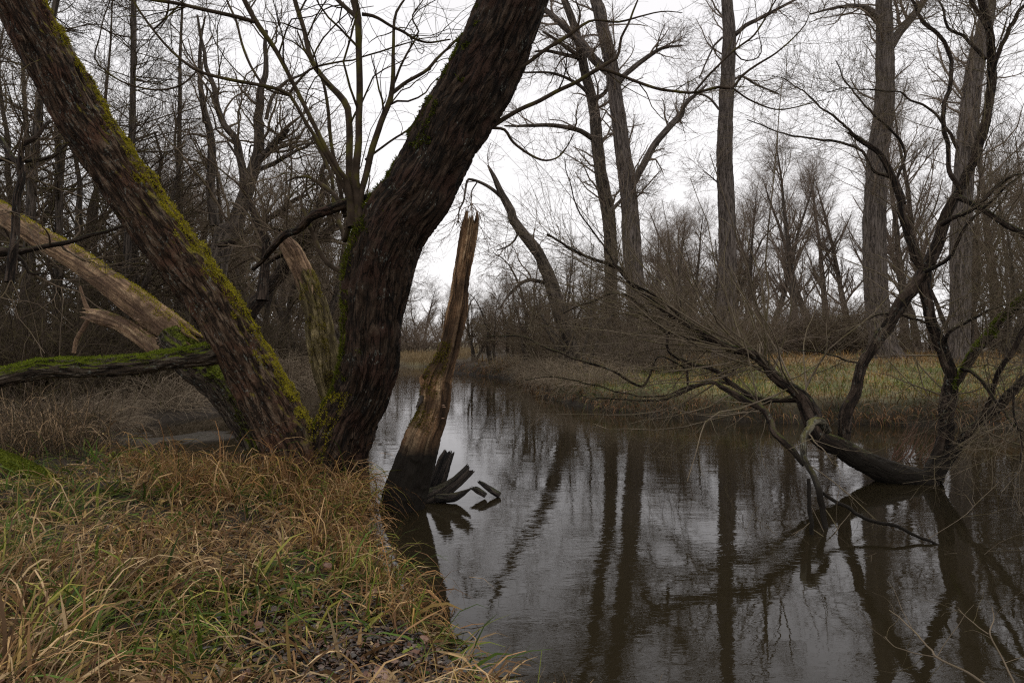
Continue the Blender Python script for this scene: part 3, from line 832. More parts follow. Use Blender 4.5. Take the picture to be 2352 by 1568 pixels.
drift('small splintered piece of wood floating apart from the log', [(*survey((8, [(1098, 372, 34), (1060, 350, 36), (1010, 315, 30), (965, 285, 14)]), d=(7.45, 7.5), K=24), .03),
       (*survey((8, [(1010, 372, 34), (985, 355, 38), (950, 335, 36), (925, 325, 18)]), d=(7.4, 7.42), K=24), .05)], 48)

# mossy log at the left edge of the near bank
ml = survey((0, [(-150, 1085, 120), (-60, 1078, 105), (10, 1086, 82), (80, 1104, 58), (140, 1128, 36), (190, 1150, 14)]), d=(7.2, 7.0), K=100)
gg, sf, nv, qq = trunk_geo(*ml, S=70, seed=17, amp=.008, mossy=.0)
mlt = thing('mossy_log', 'low moss covered log sunk in the grass at the edge of the near bank', 'log', ml[0][2])
part(mlt, 'trunk', gg, M['mossy_limb'])
part(mlt, 'moss', moss_tufts(sf, nv, qq, 12000, .35, rg, ((.04, .055, .006), (.15, .17, .02))), M['moss'], kind='stuff', smooth=False)

# ------------------------------------------------------------------ half-fallen willow in the water on the right
fw = thing('fallen_willow', 'half fallen many stemmed willow rooted in the river with branches reaching over the water', 'tree', (at(2125, 1108, 8.2)[0], 8.2, 0))
FT = [
 (survey(('A', [(1120, 975, 220), (1000, 945, 225), (800, 885, 245), (600, 825, 260), (400, 745, 240), (200, 620, 205), (0, 520, 185)]), (6, [(880, 1200, 110), (820, 1110, 80), (700, 1030, 66), (600, 930, 56), (500, 858, 52), (400, 828, 48), (310, 780, 44), (200, 722, 40), (110, 670, 36), (0, 612, 32)]),
         (5, [(2100, 560, 28), (1950, 445, 24), (1850, 322, 20), (1700, 262, 16), (1550, 190, 12), (1400, 95, 8)]), d=(8.2, 8.4, 8.8, 9.6, 10.4), K=260), 40, 'trunk', 'main stem lying low over the water and reaching left'),
 (survey((6, [(1110, 1470, 60), (1115, 1400, 74), (1125, 1250, 78), (1190, 1120, 66), (1220, 1000, 60), (1255, 900, 64), (1330, 780, 74), (1410, 660, 76), (1470, 540, 80), (1560, 430, 78), (1640, 320, 76), (1700, 200, 70), (1750, 80, 64)]),
         (3, [(1800, 1330, 60), (1880, 1200, 56), (1930, 1050, 56), (1970, 920, 60), (2020, 800, 56), (2050, 650, 52), (2065, 500, 50), (2060, 300, 46), (2040, 150, 40), (2000, 0, 36), (1980, -200, 30)]), d=(8.4, 8.5, 8.3), K=260), 32, 'trunk', None),
 (survey(('A', [(1080, 930, 215), (1110, 820, 190), (1150, 700, 162), (1195, 520, 150), (1210, 300, 142), (1250, 100, 140)]), (6, [(1790, 960, 75), (1740, 850, 72), (1690, 720, 70), (1650, 600, 65), (1632, 450, 68), (1640, 350, 60), (1570, 250, 56), (1530, 100, 48)]),
         (3, [(1490, 1380, 44), (1470, 1240, 40), (1400, 1060, 36), (1330, 960, 28), (1240, 900, 22), (1150, 840, 16)]), d=(8.2, 8.4, 8.8), K=220), 32, 'trunk', None),
 (survey(('A', [(1130, 880, 150), (1300, 650, 118), (1400, 520, 104), (1550, 385, 92), (1700, 250, 105), (1850, 80, 100), (2050, -100, 90), (2300, -280, 80)]), d=(8.15, 7.8), K=120), 28, 'limb', None),
 (survey((6, [(1790, 1150, 50), (1830, 1050, 52), (1900, 950, 56), (1950, 860, 64), (2050, 740, 66), (2150, 620, 66), (2265, 510, 62), (2420, 380, 56), (2600, 200, 50)]), d=(8.3, 7.9), K=120), 28, 'limb', 'limb with thick bright moss'),
 (survey((6, [(860, 1570, 36), (790, 1480, 48), (700, 1400, 50), (650, 1320, 50), (620, 1240, 50), (530, 1180, 52), (450, 1135, 54), (350, 1085, 42), (280, 1040, 30), (150, 1080, 24), (60, 1120, 20)]), (5, [(2265, 1112, 18), (2150, 1155, 18), (1900, 1152, 13), (1650, 1140, 9), (1500, 1105, 6)]), d=(7.6, 8.6, 9.6), K=150), 20, 'limb', None),
 (survey((6, [(960, 1290, 60), (930, 1215, 52), (850, 1172, 46), (700, 1158, 42), (560, 1150, 40), (420, 1075, 38), (300, 980, 34), (150, 930, 28), (0, 850, 22)]), (5, [(2150, 720, 18), (2050, 640, 14), (1900, 560, 9)]), d=(8.5, 9.4), K=120), 16, 'limb', None),
 (survey((6, [(1010, 1350, 60), (950, 1302, 66), (893, 1330, 56), (868, 1440, 50)]), ('B', [(862, 0, 48), (900, 80, 48), (925, 170, 50), (950, 300, 48), (985, 400, 42), (1010, 470, 34)]), d=(7.6, 6.9, 6.4, 6.2), K=60), 16, 'limb', 'pale lichen spotted stub dipping into the water'),
 (survey(('B', [(940, 180, 26), (1050, 250, 30), (1150, 300, 30), (1230, 355, 30), (1350, 400, 30), (1500, 445, 28), (1650, 500, 24), (1780, 560, 16), (1860, 590, 8)]), d=(6.4, 5.6), K=50), 12, 'limb', None),
 (survey(('B', [(868, 100, 30), (870, 250, 32), (878, 400, 34), (880, 520, 34)]), d=(6.2, 6.0), K=20), 10, 'limb', None),
 (survey((6, [(1240, 925, 14), (1150, 908, 13), (1050, 870, 13), (950, 850, 12), (820, 835, 8)]), d=(8.5, 8.7), K=20, wob=.01), 8, 'branch', None),
 (survey((6, [(1740, 730, 26), (1640, 660, 22), (1500, 618, 18), (1360, 608, 15), (1250, 650, 10)]), d=(8.4, 8.5), K=24, wob=.01), 8, 'branch', None),
 (survey((6, [(1760, 800, 24), (1780, 740, 24), (1900, 660, 22), (2000, 595, 18), (2130, 550, 12)]), d=(8.3, 8.0), K=24, wob=.01), 8, 'branch', None),
 (survey((6, [(1630, 340, 34), (1700, 310, 30), (1800, 230, 28), (1900, 60, 22)]), (3, [(2000, 1330, 20), (2100, 1240, 16), (2265, 1100, 12)]), d=(8.2, 7.8), K=24, wob=.015), 10, 'branch', None),
 (survey((3, [(1870, 1230, 36), (1800, 1120, 34), (1780, 1000, 32), (1740, 760, 32), (1780, 600, 30), (1790, 400, 30), (1760, 260, 28), (1640, 150, 26), (1560, 40, 22), (1500, -100, 16)]), d=(8.4, 8.8), K=50, wob=.02), 12, 'limb', None),
 (survey((3, [(2060, 460, 40), (2120, 300, 32), (2200, 140, 28), (2265, 40, 24), (2330, -100, 18)]), d=(8.3, 8.0), K=30, wob=.015), 10, 'limb', None),
 (survey((3, [(2040, 180, 40), (1980, 100, 34), (1920, 0, 28), (1880, -100, 20)]), d=(8.3, 8.6), K=20, wob=.015), 10, 'limb', None),
 (survey((3, [(2020, 380, 28), (1900, 250, 24), (1780, 160, 20), (1740, 0, 14)]), d=(8.5, 9), K=20, wob=.015), 8, 'branch', None),
 (survey((3, [(1500, 1300, 30), (1450, 1150, 26), (1300, 1090, 24), (1230, 960, 20), (1080, 900, 18), (850, 880, 14), (700, 840, 11), (500, 760, 7)]), d=(8.9, 9.6), K=40, wob=.02), 10, 'branch', None),
 (survey((3, [(1290, 950, 22), (1200, 860, 20), (1050, 740, 16), (930, 640, 13), (830, 560, 10), (650, 480, 6)]), d=(9.2, 9.6), K=30, wob=.02), 8, 'branch', None),
 (survey((3, [(1450, 1150, 26), (1500, 960, 22), (1400, 820, 18), (1280, 700, 15), (1150, 540, 11), (1050, 380, 7)]), d=(8.8, 9.4), K=30, wob=.02), 8, 'branch', None),
 (survey((3, [(1840, 950, 26), (1720, 740, 20), (1560, 640, 16), (1450, 580, 13), (1200, 570, 10), (1000, 590, 6)]), d=(8.6, 9.2), K=30, wob=.02), 8, 'branch', None),
 (survey((3, [(1740, 1430, 46), (1800, 1400, 36), (1950, 1330, 30), (2100, 1180, 26), (2265, 1100, 20)]), d=(8.1, 7.7), K=24, wob=.015), 10, 'limb', None),
 (survey((3, [(1850, 1260, 44), (1930, 1300, 40), (2020, 1350, 40), (2130, 1420, 44), (2265, 1490, 46), (2450, 1600, 40)]), d=(8.4, 7.9, 7.4), K=30), 12, 'limb', None),
 (survey((6, [(1960, 1330, 24), (2040, 1180, 30), (2080, 1040, 34), (2110, 960, 36), (2190, 860, 38), (2265, 700, 38), (2330, 500, 34)]), d=(8.0, 7.6), K=30), 10, 'limb', None),
 (survey((6, [(1870, 960, 30), (1950, 980, 28), (2050, 1110, 24), (2150, 1250, 18), (2265, 1350, 10)]), d=(8.2, 7.2), K=20), 10, 'branch', None),
 (survey((6, [(120, 1060, 18), (100, 960, 16), (-60, 880, 14)]), (5, [(2000, 1060, 20), (1800, 960, 18), (1600, 900, 16), (1400, 830, 14), (1250, 750, 12), (1150, 745, 10), (1000, 745, 6)]), d=(9.2, 10.2), K=40, wob=.02), 8, 'branch', None),
 (survey((5, [(2265, 640, 22), (2100, 500, 20), (1900, 380, 18), (1780, 200, 15), (1640, 0, 12)]), (2, [(1530, 1150, 9), (1500, 1000, 6)]), d=(9.6, 10.2), K=30, wob=.02), 8, 'branch', None),
 (survey((6, [(300, 790, 30), (100, 760, 26), (-60, 700, 22)]), (5, [(2050, 600, 22), (1950, 510, 20), (1850, 480, 14), (1700, 520, 12), (1500, 600, 8)]), d=(9.2, 10), K=30, wob=.02), 8, 'branch', None),
 (survey((6, [(500, 1120, 26), (380, 1050, 24), (200, 1060, 20), (60, 1090, 16)]), (5, [(2200, 1120, 14), (2000, 1130, 12), (1700, 1060, 10), (1550, 1020, 9), (1250, 1025, 6)]), d=(9, 10.2), K=30, wob=.02), 8, 'branch', None),
 (survey((6, [(2200, 1100, 16), (2200, 1250, 14), (2250, 1400, 12), (2230, 1560, 9)]), d=(7.1, 6.9), K=12, wob=.02), 6, 'branch', None),
]
fstems = []
for i, ((P, R), S, nm, lab) in enumerate(FT):
    R = R * (.92 if nm == 'trunk' else .85)
    K_ = len(P); s_ = np.linspace(0, np.linalg.norm(np.diff(P, axis=0), axis=1).sum(), K_) * (4.5 if nm != 'trunk' else 2.2)
    P = P + (.022 if nm != 'trunk' else .02) * np.stack([fbm(np.stack([s_, s_ * 0 + i * 7.7, s_ * 0 + c * 3.3], -1), 3) for c in range(3)], -1) * np.minimum(1, s_[:, None])
    if nm == 'trunk':
        gg, sf, nv, qq = trunk_geo(P, R, S=max(48, S), seed=60 + i, amp=.010, lump=.09)
        ob = part(fw, nm, gg, M['fallen'])
    else:
        g = Geo(); tube(g, P[None], R[None], S=S)
        ob = part(fw, nm, g, M['stub'] if i == 7 else (M['mossy_limb'] if lab and 'bright' in lab else M['fallen']))
        if lab and 'bright' in lab:
            gg, sf, nv, qq = trunk_geo(P, R, S=32, seed=5, amp=.004)
            part(fw, 'moss', moss_tufts(sf, nv, qq, 7000, .1, R_(8), GRN, ln=(.01, .03)), M['moss'], kind='stuff', smooth=False)
    if lab: ob['label'] = lab
    fstems.append((P, R))
rg = R_(77)
FP, FR = stack(fstems, 40)
FR2 = np.minimum(FR, .05)
g = Geo()
nn = np.full(len(FP) - 1, 20); nn[[6, 7, 8, 9]] = 3; nn[[4, 5]] = 18; nn[[1, 2, 3, 14, 15, 16, 17, 18, 19, 20, 21, 22]] = 25
b1 = grow(rg, FP[1:], FR2[1:], nn[:len(FP) - 1], t=(.15, 1), ang=(52, 16), L=1.25, K=9, wig=.14, up=.03, rr=.22, rmin=.0028, rmax=.011, taper=.35)
b1b = grow(rg, FP[:1], FR2[:1], 125, t=(.3, 1), ang=(42, 16), L=2.5, K=9, wig=.11, up=.035, side=(-.3, 0, .35), rr=.3, rmin=.004, rmax=.014, taper=.4)
b1 = (np.concatenate([b1[0], b1b[0]]), np.concatenate([b1[1], b1b[1]]))
b2 = grow(rg, *b1, 5, t=(.15, 1), ang=(42, 14), L=.62, K=6, wig=.15, rr=.55, rmin=.0022, taper=.4)
b3 = grow(rg, *b2, 3, t=(.2, 1), ang=(40, 14), L=.28, K=4, wig=.16, rr=.6, rmin=.0015, taper=.3)
tube(g, *b1, S=5); tube(g, *b2, S=4); tube(g, *b3, S=3)
part(fw, 'twigs', g, M['twig_olive'], kind='stuff')
del g

# ------------------------------------------------------------------ poplars and the leaning dead tree across the river
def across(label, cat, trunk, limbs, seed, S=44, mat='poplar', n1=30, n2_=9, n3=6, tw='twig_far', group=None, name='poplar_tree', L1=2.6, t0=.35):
    P, R = trunk
    base = P[0].copy()
    tt = thing(name, label, cat, base, group)
    g = Geo(); 
    gg, _, _, _ = trunk_geo(P, R, S=S, seed=seed, amp=min(.03, R.mean() * .07), lump=.05, fr_=9, st=.14)
    part(tt, 'trunk', gg, M[mat])
    ls = []
    for lm in limbs:
        g = Geo(); tube(g, lm[0][None], lm[1][None], S=8)
        part(tt, 'limb', g, M[mat]); ls.append(lm)
    rg = R_(seed)
    g = Geo()
    c0 = grow(rg, P[None], np.minimum(R, .18)[None], n1, t=(t0, 1), ang=(55, 15), L=L1, K=9, wig=.16, up=.05, rr=.35, rmin=.02, taper=.2)
    if ls:
        LP, LR = stack(ls, 20)
        c0b = grow(rg, LP, LR, 9, t=(.15, 1), ang=(48, 14), L=2.0, K=9, wig=.18, up=.03, rr=.45, rmin=.015, taper=.4)
        c0 = (np.concatenate([c0[0], c0b[0]]), np.concatenate([c0[1], c0b[1]]))
    c1 = grow(rg, *c0, n2_, t=(.15, 1), ang=(45, 14), L=1.25, K=6, wig=.18, up=.03, rr=.5, rmin=.009, taper=.4)
    c2 = grow(rg, *c1, n3, t=(.15, 1), ang=(42, 14), L=.6, K=4, wig=.18, rr=.6, rmin=.005, taper=.3)
    tube(g, *c0, S=5); tube(g, *c1, S=3); tube(g, *c2, S=3)
    part(tt, 'crown', g, M[tw])
    return tt
across('straight grey poplar trunk standing alone against the white sky with a branch stub', 'tree',
       survey((6, [(345, 900, 170), (350, 800, 128), (362, 700, 120), (372, 400, 110), (370, 0, 105)]), (3, [(355, 1000, 95), (372, 500, 86), (385, 250, 80), (370, 0, 66), (365, -300, 58)]), d=37, K=120),
       [survey((3, [(415, 230, 30), (500, 160, 28), (650, 80, 22), (800, 0, 16), (950, -90, 10)]), d=(37, 35), K=20, wob=.04),
        survey((3, [(310, 1165, 10), (270, 1130, 9), (225, 1092, 7)]), d=37, K=8),
        survey((3, [(320, 700, 16), (250, 620, 14), (180, 600, 12), (100, 640, 8)]), d=37, K=14, wob=.04),
        survey((3, [(410, 510, 18), (470, 490, 16), (560, 540, 14), (700, 600, 9)]), d=(37, 38), K=14, wob=.04),
        survey((3, [(340, 240, 14), (280, 310, 12), (190, 500, 8)]), d=37, K=14, wob=.05)], 101, n1=16, t0=.6, L1=2.6)
across('paler poplar trunk leaning left with a long limb forking out to its right', 'tree',
       survey((5, [(2000, 950, 140), (1992, 850, 118), (1980, 700, 106), (1960, 400, 110), (1940, 170, 116)]), (2, [(1925, 1300, 105), (1895, 1050, 98), (1855, 750, 88), (1805, 400, 84), (1760, 200, 78), (1712, 0, 70), (1650, -300, 60)]), d=(34, 34), K=140),
       [survey((2, [(1940, 1190, 46), (2000, 1080, 46), (2080, 930, 44), (2170, 820, 42), (2265, 710, 38)]), (3, [(80, 700, 30), (150, 620, 24), (240, 540, 14)]), d=(34, 33), K=26, wob=.03),
        survey((2, [(1790, 460, 60), (1700, 380, 58), (1620, 270, 54), (1520, 180, 46), (1420, 90, 40), (1320, 10, 30)]), d=(34, 34), K=20, wob=.03),
        survey((2, [(1840, 545, 36), (1940, 440, 34), (2060, 350, 28), (2150, 300, 20), (2265, 288, 10)]), d=(34, 34), K=20, wob=.04),
        survey((2, [(1800, 1350, 30), (1870, 1280, 24), (1925, 1200, 16)]), d=(34.2, 33.8), K=10)], 102, n1=24, t0=.35)
across('slimmer dark poplar trunk close beside the leaning one, a limb arching left near mid height', 'tree',
       survey((5, [(1790, 950, 100), (1795, 850, 88), (1805, 600, 80), (1808, 300, 82), (1795, 0, 82)]), (2, [(1760, 1200, 80), (1728, 1000, 76), (1710, 800, 70), (1690, 650, 66), (1640, 450, 58), (1610, 300, 52), (1560, 130, 45), (1510, 0, 40), (1440, -200, 34)]), d=(36, 36), K=140),
       [survey((2, [(1690, 885, 36), (1600, 832, 32), (1450, 800, 28), (1300, 800, 22), (1130, 802, 10)]), d=(36, 34), K=20, wob=.04),
        survey((2, [(1650, 395, 26), (1560, 360, 26), (1500, 345, 24), (1400, 325, 20), (1320, 328, 12)]), d=(36, 35), K=16, wob=.03),
        survey((2, [(1640, 380, 26), (1560, 330, 26), (1480, 270, 22), (1370, 200, 14)]), d=(36, 35), K=16, wob=.03),
        survey((2, [(1700, 640, 30), (1760, 600, 26), (1810, 540, 16)]), d=(36, 35), K=10),
        survey((2, [(1700, 640, 26), (1600, 540, 22), (1450, 470, 18), (1250, 460, 10)]), d=(36, 35), K=16, wob=.04)], 103, n1=26, t0=.35, mat='midbark')
across('massive poplar trunk behind the fallen willow, forking near the top of the picture', 'tree',
       survey((6, [(1400, 930, 300), (1390, 890, 210), (1365, 800, 160), (1340, 650, 140), (1318, 400, 135), (1310, 0, 132)]), (3, [(1315, 1300, 130), (1330, 1000, 120), (1372, 700, 114), (1378, 300, 100), (1370, 0, 86), (1365, -250, 70)]), d=(35, 35), K=140),
       [survey((3, [(1415, 300, 56), (1460, 220, 56), (1510, 160, 54), (1590, 60, 46), (1640, -20, 40)]), d=(35, 35), K=16),
        survey((3, [(1340, 120, 46), (1270, 60, 36), (1190, 35, 26), (1060, 50, 18), (900, 90, 10)]), d=(35, 34), K=16, wob=.03)], 104, n1=26, t0=.3, L1=2.8)
across('dark poplar trunk half hidden by the upright stems of the fallen willow', 'tree',
       survey((6, [(1850, 920, 150), (1855, 830, 118), (1860, 500, 116), (1862, 100, 118)]), (3, [(1875, 1200, 115), (1900, 900, 110), (1950, 450, 100), (2010, 200, 88), (2040, 0, 80), (2080, -200, 70)]), d=(30, 30), K=120),
       [], 105, n1=22, t0=.3, L1=2.8)
across('thin leaning dead tree with a bare pointed top and a hooked hanging branch', 'dead tree',
       survey((5, [(1560, 900, 110), (1545, 800, 98), (1520, 700, 92), (1480, 600, 90), (1430, 430, 88), (1390, 320, 76), (1330, 200, 70), (1240, 90, 64), (1180, 0, 56)]), (2, [(1170, 1350, 52), (1110, 1240, 42), (1062, 1130, 28), (1022, 1055, 8)]), d=(26, 25.5), K=120),
       [survey((2, [(1120, 1270, 26), (1060, 1215, 24), (1000, 1175, 22), (940, 1150, 18), (895, 1145, 16), (880, 1200, 14), (860, 1290, 12), (835, 1370, 9), (820, 1440, 6)]), d=(25.7, 25), K=26, wob=.03),
        survey((2, [(955, 1160, 9), (920, 1230, 8), (915, 1360, 5)]), d=(25.3, 25), K=10, wob=.03),
        survey((5, [(1390, 410, 26), (1270, 395, 24), (1190, 450, 20), (1130, 520, 14), (1100, 570, 8)]), d=(26, 25), K=16, wob=.03),
        survey((5, [(1230, 80, 16), (1190, 140, 14), (1140, 180, 12), (1080, 200, 7)]), d=(26, 25), K=16, wob=.03)], 106, n1=8, n2_=4, n3=4, t0=.1, L1=1.4, mat='midbark', name='dead_tree')

# crooked old willows on the far left bank
def crooked(label, stems, seed, L1=2.0, dens=(13, 8, 4)):
    base = stems[0][0][0].copy()
    tt = thing('crooked_tree', label, 'tree', base)
    for j, (P, R) in enumerate(stems):
        g = Geo(); tube(g, P[None], R[None], S=14)
        part(tt, 'trunk' if j == 0 else 'limb', g, M['midbark'] if seed % 2 else M['fallen'])
    rg = R_(seed); g = Geo()
    LP, LR = stack(stems, 24)
    c0 = grow(rg, LP, np.minimum(LR, .1), dens[0], t=(.2, 1), ang=(50, 16), L=L1, K=9, wig=.24, up=.06, rr=.4, rmin=.010, taper=.35)
    c1 = grow(rg, *c0, dens[1], t=(.1, 1), ang=(48, 15), L=.95, K=6, wig=.22, up=.04, rr=.5, rmin=.005, taper=.4)
    c2 = grow(rg, *c1, dens[2], t=(.1, 1), ang=(44, 15), L=.42, K=4, wig=.2, rr=.6, rmin=.003, taper=.3)
    tube(g, *c0, S=5); tube(g, *c1, S=3); tube(g, *c2, S=3)
    part(tt, 'crown', g, M['twig'])
crooked('old crooked tree with a broken stub, forking high above the mossy leaning trunk', [
  survey((4, [(1330, 640, 150), (1380, 300, 130), (1440, 100, 120)]), (1, [(1500, 1440, 100), (1580, 1200, 86), (1640, 1000, 72), (1650, 700, 52), (1690, 450, 34), (1700, 200, 20)]), d=(18, 18), K=60, wob=.05, seed=3),
  survey((1, [(1560, 1220, 60), (1545, 1100, 52), (1500, 900, 46), (1430, 800, 42), (1380, 600, 34), (1300, 350, 22), (1260, 100, 14)]), d=(18, 18.5), K=30, wob=.06, seed=4),
  survey((1, [(1650, 1020, 50), (1740, 930, 44), (1830, 825, 32)]), d=(18, 17.5), K=14, wob=.03, seed=5),
  survey((1, [(1660, 1080, 30), (1760, 1030, 28), (1900, 960, 20), (2000, 900, 10)]), d=(18, 17.5), K=14, wob=.05, seed=6),
  survey((1, [(1700, 760, 24), (1740, 620, 22), (1820, 520, 18), (1960, 460, 10)]), d=(18, 18.5), K=14, wob=.05, seed=7),
  survey((1, [(1370, 1440, 60), (1350, 1200, 56), (1350, 900, 48), (1290, 650, 36), (1280, 350, 22), (1300, 100, 10)]), d=(19, 19), K=30, wob=.06, seed=8)], 201)
crooked('dark arching tree whose long limbs slant up to the right behind the broken snag', [
  survey((4, [(1500, 760, 100), (1600, 590, 92), (1720, 440, 88), (1830, 300, 78), (1900, 180, 74)]), ('C', [(880, 960, 90), (960, 700, 76), (1000, 450, 60), (1000, 280, 40), (1080, 200, 26)]), d=(15, 15), K=50, wob=.04, seed=9),
  survey(('C', [(780, 1080, 90), (900, 1000, 80), (1020, 930, 76), (1140, 870, 60), (1260, 900, 40)]), d=(15, 15), K=20, wob=.03, seed=10),
  survey(('C', [(0, 1040, 60), (130, 990, 60), (300, 890, 56), (440, 800, 56), (600, 710, 50), (760, 600, 40), (860, 560, 20)]), d=(16, 15.5), K=30, wob=.04, seed=11),
  survey(('C', [(420, 1568, 120), (440, 1300, 90), (450, 1000, 80), (380, 830, 76), (320, 680, 60), (250, 480, 50), (200, 250, 36), (100, 60, 20)]), d=(14, 14.5), K=30, wob=.04, seed=12),
  survey(('C', [(470, 1200, 50), (560, 1160, 44), (680, 1110, 40), (800, 1060, 30)]), d=(14.4, 14.6), K=14, wob=.03, seed=13),
  survey(('C', [(430, 900, 30), (500, 880, 30), (600, 900, 26), (640, 940, 16)]), d=(14.4, 14.2), K=14, wob=.03, seed=14)], 202, L1=1.6)
crooked('mossy tangled tree at the far left edge behind the pale dead trunk', [
  survey((1, [(60, 1800, 60), (90, 1500, 50), (110, 1250, 46), (130, 1050, 44), (60, 980, 36), (0, 880, 28)]), d=(7.0, 7.4), K=30, wob=.02, seed=15),
  survey((1, [(120, 1120, 30), (150, 930, 34), (230, 870, 28), (320, 770, 18)]), d=(7.2, 7.4), K=14, wob=.02, seed=16),
  survey((1, [(-60, 1010, 34), (60, 1020, 28), (200, 1030, 24), (330, 1000, 20), (430, 920, 12)]), d=(7.4, 7.6), K=14, wob=.02, seed=17),
  survey((1, [(60, 1620, 60), (200, 1590, 34), (420, 1550, 30), (600, 1500, 24), (800, 1440, 16), (900, 1420, 8)]), d=(7.3, 7.7), K=20, wob=.015, seed=18),
  survey((4, [(-60, 240, 70), (30, 200, 60), (100, 240, 30), (170, 300, 22), (200, 350, 20), (340, 350, 10)]), d=(7.2, 7.2), K=20, wob=.015, seed=19)], 204, L1=.7, dens=(4, 3, 2))

# ------------------------------------------------------------------ shared tree and shrub forms
def jit_path(rng, p0, d0, L, K, wig, up=0.0):
    P = np.empty((K, 3)); P[0] = p0; d = nrm(np.asarray(d0, float))
    for k in range(1, K):
        d = nrm(d + rng.normal(size=3) * wig + np.array([0, 0, up])); P[k] = P[k - 1] + d * L / (K - 1)
    return P
def variant(style, seed):
    rg = R_(seed); gt = Geo(); gc_ = Geo()
    if style == 'tall':
        P = jit_path(rg, (0, 0, -.3), (rg.normal() * .06, rg.normal() * .06, 1), 15, 16, .05, .05)
        R = np.linspace(.30, .03, 16); R[0] = .42
        tube(gt, P[None], R[None], S=10)
        a1 = grow(rg, P[None], R[None], 34, t=(.22, .98), ang=(42, 10), L=4.6, K=8, wig=.10, up=.10, rr=.42, rmin=.02, taper=.6)
        a2 = grow(rg, *a1, 9, t=(.15, 1), ang=(40, 12), L=1.7, K=6, wig=.13, up=.06, rr=.5, rmin=.007, taper=.5)
        a3 = grow(rg, *a2, 7, t=(.1, 1), ang=(38, 12), L=.8, K=4, wig=.14, up=.05, rr=.6, rmin=.0038, taper=.4)
        a4 = grow(rg, *a3, 3, t=(.2, 1), ang=(36, 12), L=.4, K=3, wig=.1, rr=.7, rmin=.0028, taper=.3)
        tube(gc_, *a1, S=6); tube(gc_, *a2, S=4); tube(gc_, *a3, S=3); tube(gc_, *a4, S=3)
    elif style == 'spread':
        Ps = np.stack([jit_path(rg, (rg.normal() * .15, rg.normal() * .15, -.3), (rg.normal() * .35, rg.normal() * .35, 1), rg.uniform(8, 12), 14, .12, .03) for _ in range(3)])
        Rs = np.stack([np.linspace(.20, .03, 14) * rg.uniform(.7, 1.1) for _ in range(3)])
        tube(gt, Ps, Rs, S=9)
        a1 = grow(rg, Ps, Rs, 12, t=(.2, .98), ang=(50, 14), L=4.2, K=9, wig=.20, up=.06, rr=.45, rmin=.016, taper=.5)
        a2 = grow(rg, *a1, 10, t=(.15, 1), ang=(48, 15), L=1.7, K=6, wig=.22, up=.04, rr=.5, rmin=.008, taper=.5)
        a3 = grow(rg, *a2, 7, t=(.1, 1), ang=(42, 15), L=.75, K=4, wig=.2, up=.03, rr=.6, rmin=.004, taper=.4)
        a4 = grow(rg, *a3, 3, t=(.2, 1), ang=(38, 12), L=.35, K=3, wig=.15, rr=.7, rmin=.003, taper=.3)
        tube(gc_, *a1, S=6); tube(gc_, *a2, S=4); tube(gc_, *a3, S=3); tube(gc_, *a4, S=3)
    elif style == 'larch':
        P = jit_path(rg, (0, 0, -.3), (0, 0, 1), 14, 16, .03, .08); R = np.linspace(.13, .02, 16)
        tube(gt, P[None], R[None], S=9)
        a1 = grow(rg, P[None], R[None], 90, t=(.06, .99), ang=(74, 12), L=2.1, K=8, wig=.12, up=.035, rr=.3, rmin=.009, taper=.5)
        a2 = grow(rg, *a1, 8, t=(.15, 1), ang=(50, 14), L=.75, K=5, wig=.16, up=.04, rr=.5, rmin=.005, taper=.5)
        a3 = grow(rg, *a2, 4, t=(.1, 1), ang=(44, 14), L=.32, K=3, wig=.15, rr=.6, rmin=.003, taper=.3)
        tube(gc_, *a1, S=4); tube(gc_, *a2, S=3); tube(gc_, *a3, S=3)
    elif style == 'shrub':
        n = 34
        an = rg.uniform(0, 2 * math.pi, n); tl = rg.uniform(.1, 1.0, n)
        Ps = np.stack([jit_path(rg, (math.cos(a_) * .35, math.sin(a_) * .35, -.15), (math.cos(a_) * b_, math.sin(a_) * b_, 1), rg.uniform(1.8, 3.6), 9, .10, -.03) for a_, b_ in zip(an, tl)])
        Rs = np.linspace(.022, .006, 9)[None] * rg.uniform(.6, 1.2, (n, 1))
        tube(gt, Ps, Rs, S=5)
        a2 = grow(rg, Ps, Rs, 12, t=(.12, 1), ang=(40, 14), L=1.0, K=6, wig=.14, up=.02, rr=.55, rmin=.004, taper=.5)
        a3 = grow(rg, *a2, 6, t=(.1, 1), ang=(40, 14), L=.42, K=4, wig=.16, rr=.6, rmin=.003, taper=.4)
        tube(gc_, *a2, S=3); tube(gc_, *a3, S=3)
    elif style == 'bramble':      # low arching tangle that trails over the bank
        n = 60
        an = rg.uniform(0, 2 * math.pi, n); tl = rg.uniform(.4, 2.2, n)
        Ps = np.stack([jit_path(rg, (rg.normal() * .4, rg.normal() * .4, -.1), (math.cos(a_) * b_, math.sin(a_) * b_, 1), rg.uniform(1.0, 2.2), 9, .14, -.14) for a_, b_ in zip(an, tl)])
        Rs = np.linspace(.012, .005, 9)[None] * rg.uniform(.6, 1.2, (n, 1))
        tube(gt, Ps, Rs, S=4)
        a2 = grow(rg, Ps, Rs, 7, t=(.1, 1), ang=(50, 20), L=.6, K=5, wig=.2, up=-.05, rr=.6, rmin=.004, taper=.4)
        a3 = grow(rg, *a2, 3, t=(.1, 1), ang=(45, 16), L=.25, K=3, wig=.2, rr=.7, rmin=.002, taper=.3)
        tube(gc_, *a2, S=3); tube(gc_, *a3, S=3)
    return gt, gc_
FORMS = {}
def form(key, style, seed, tm, cm, names=('trunk', 'crown')):
    gt, gc_ = variant(style, seed)
    FORMS[key] = (gt.mesh(names[0], M[tm]), gc_.mesh(names[1], M[cm]), names)
form('tall1', 'tall', 301, 'midbark', 'twig_far'); form('tall2', 'tall', 302, 'midbark', 'twig_far')
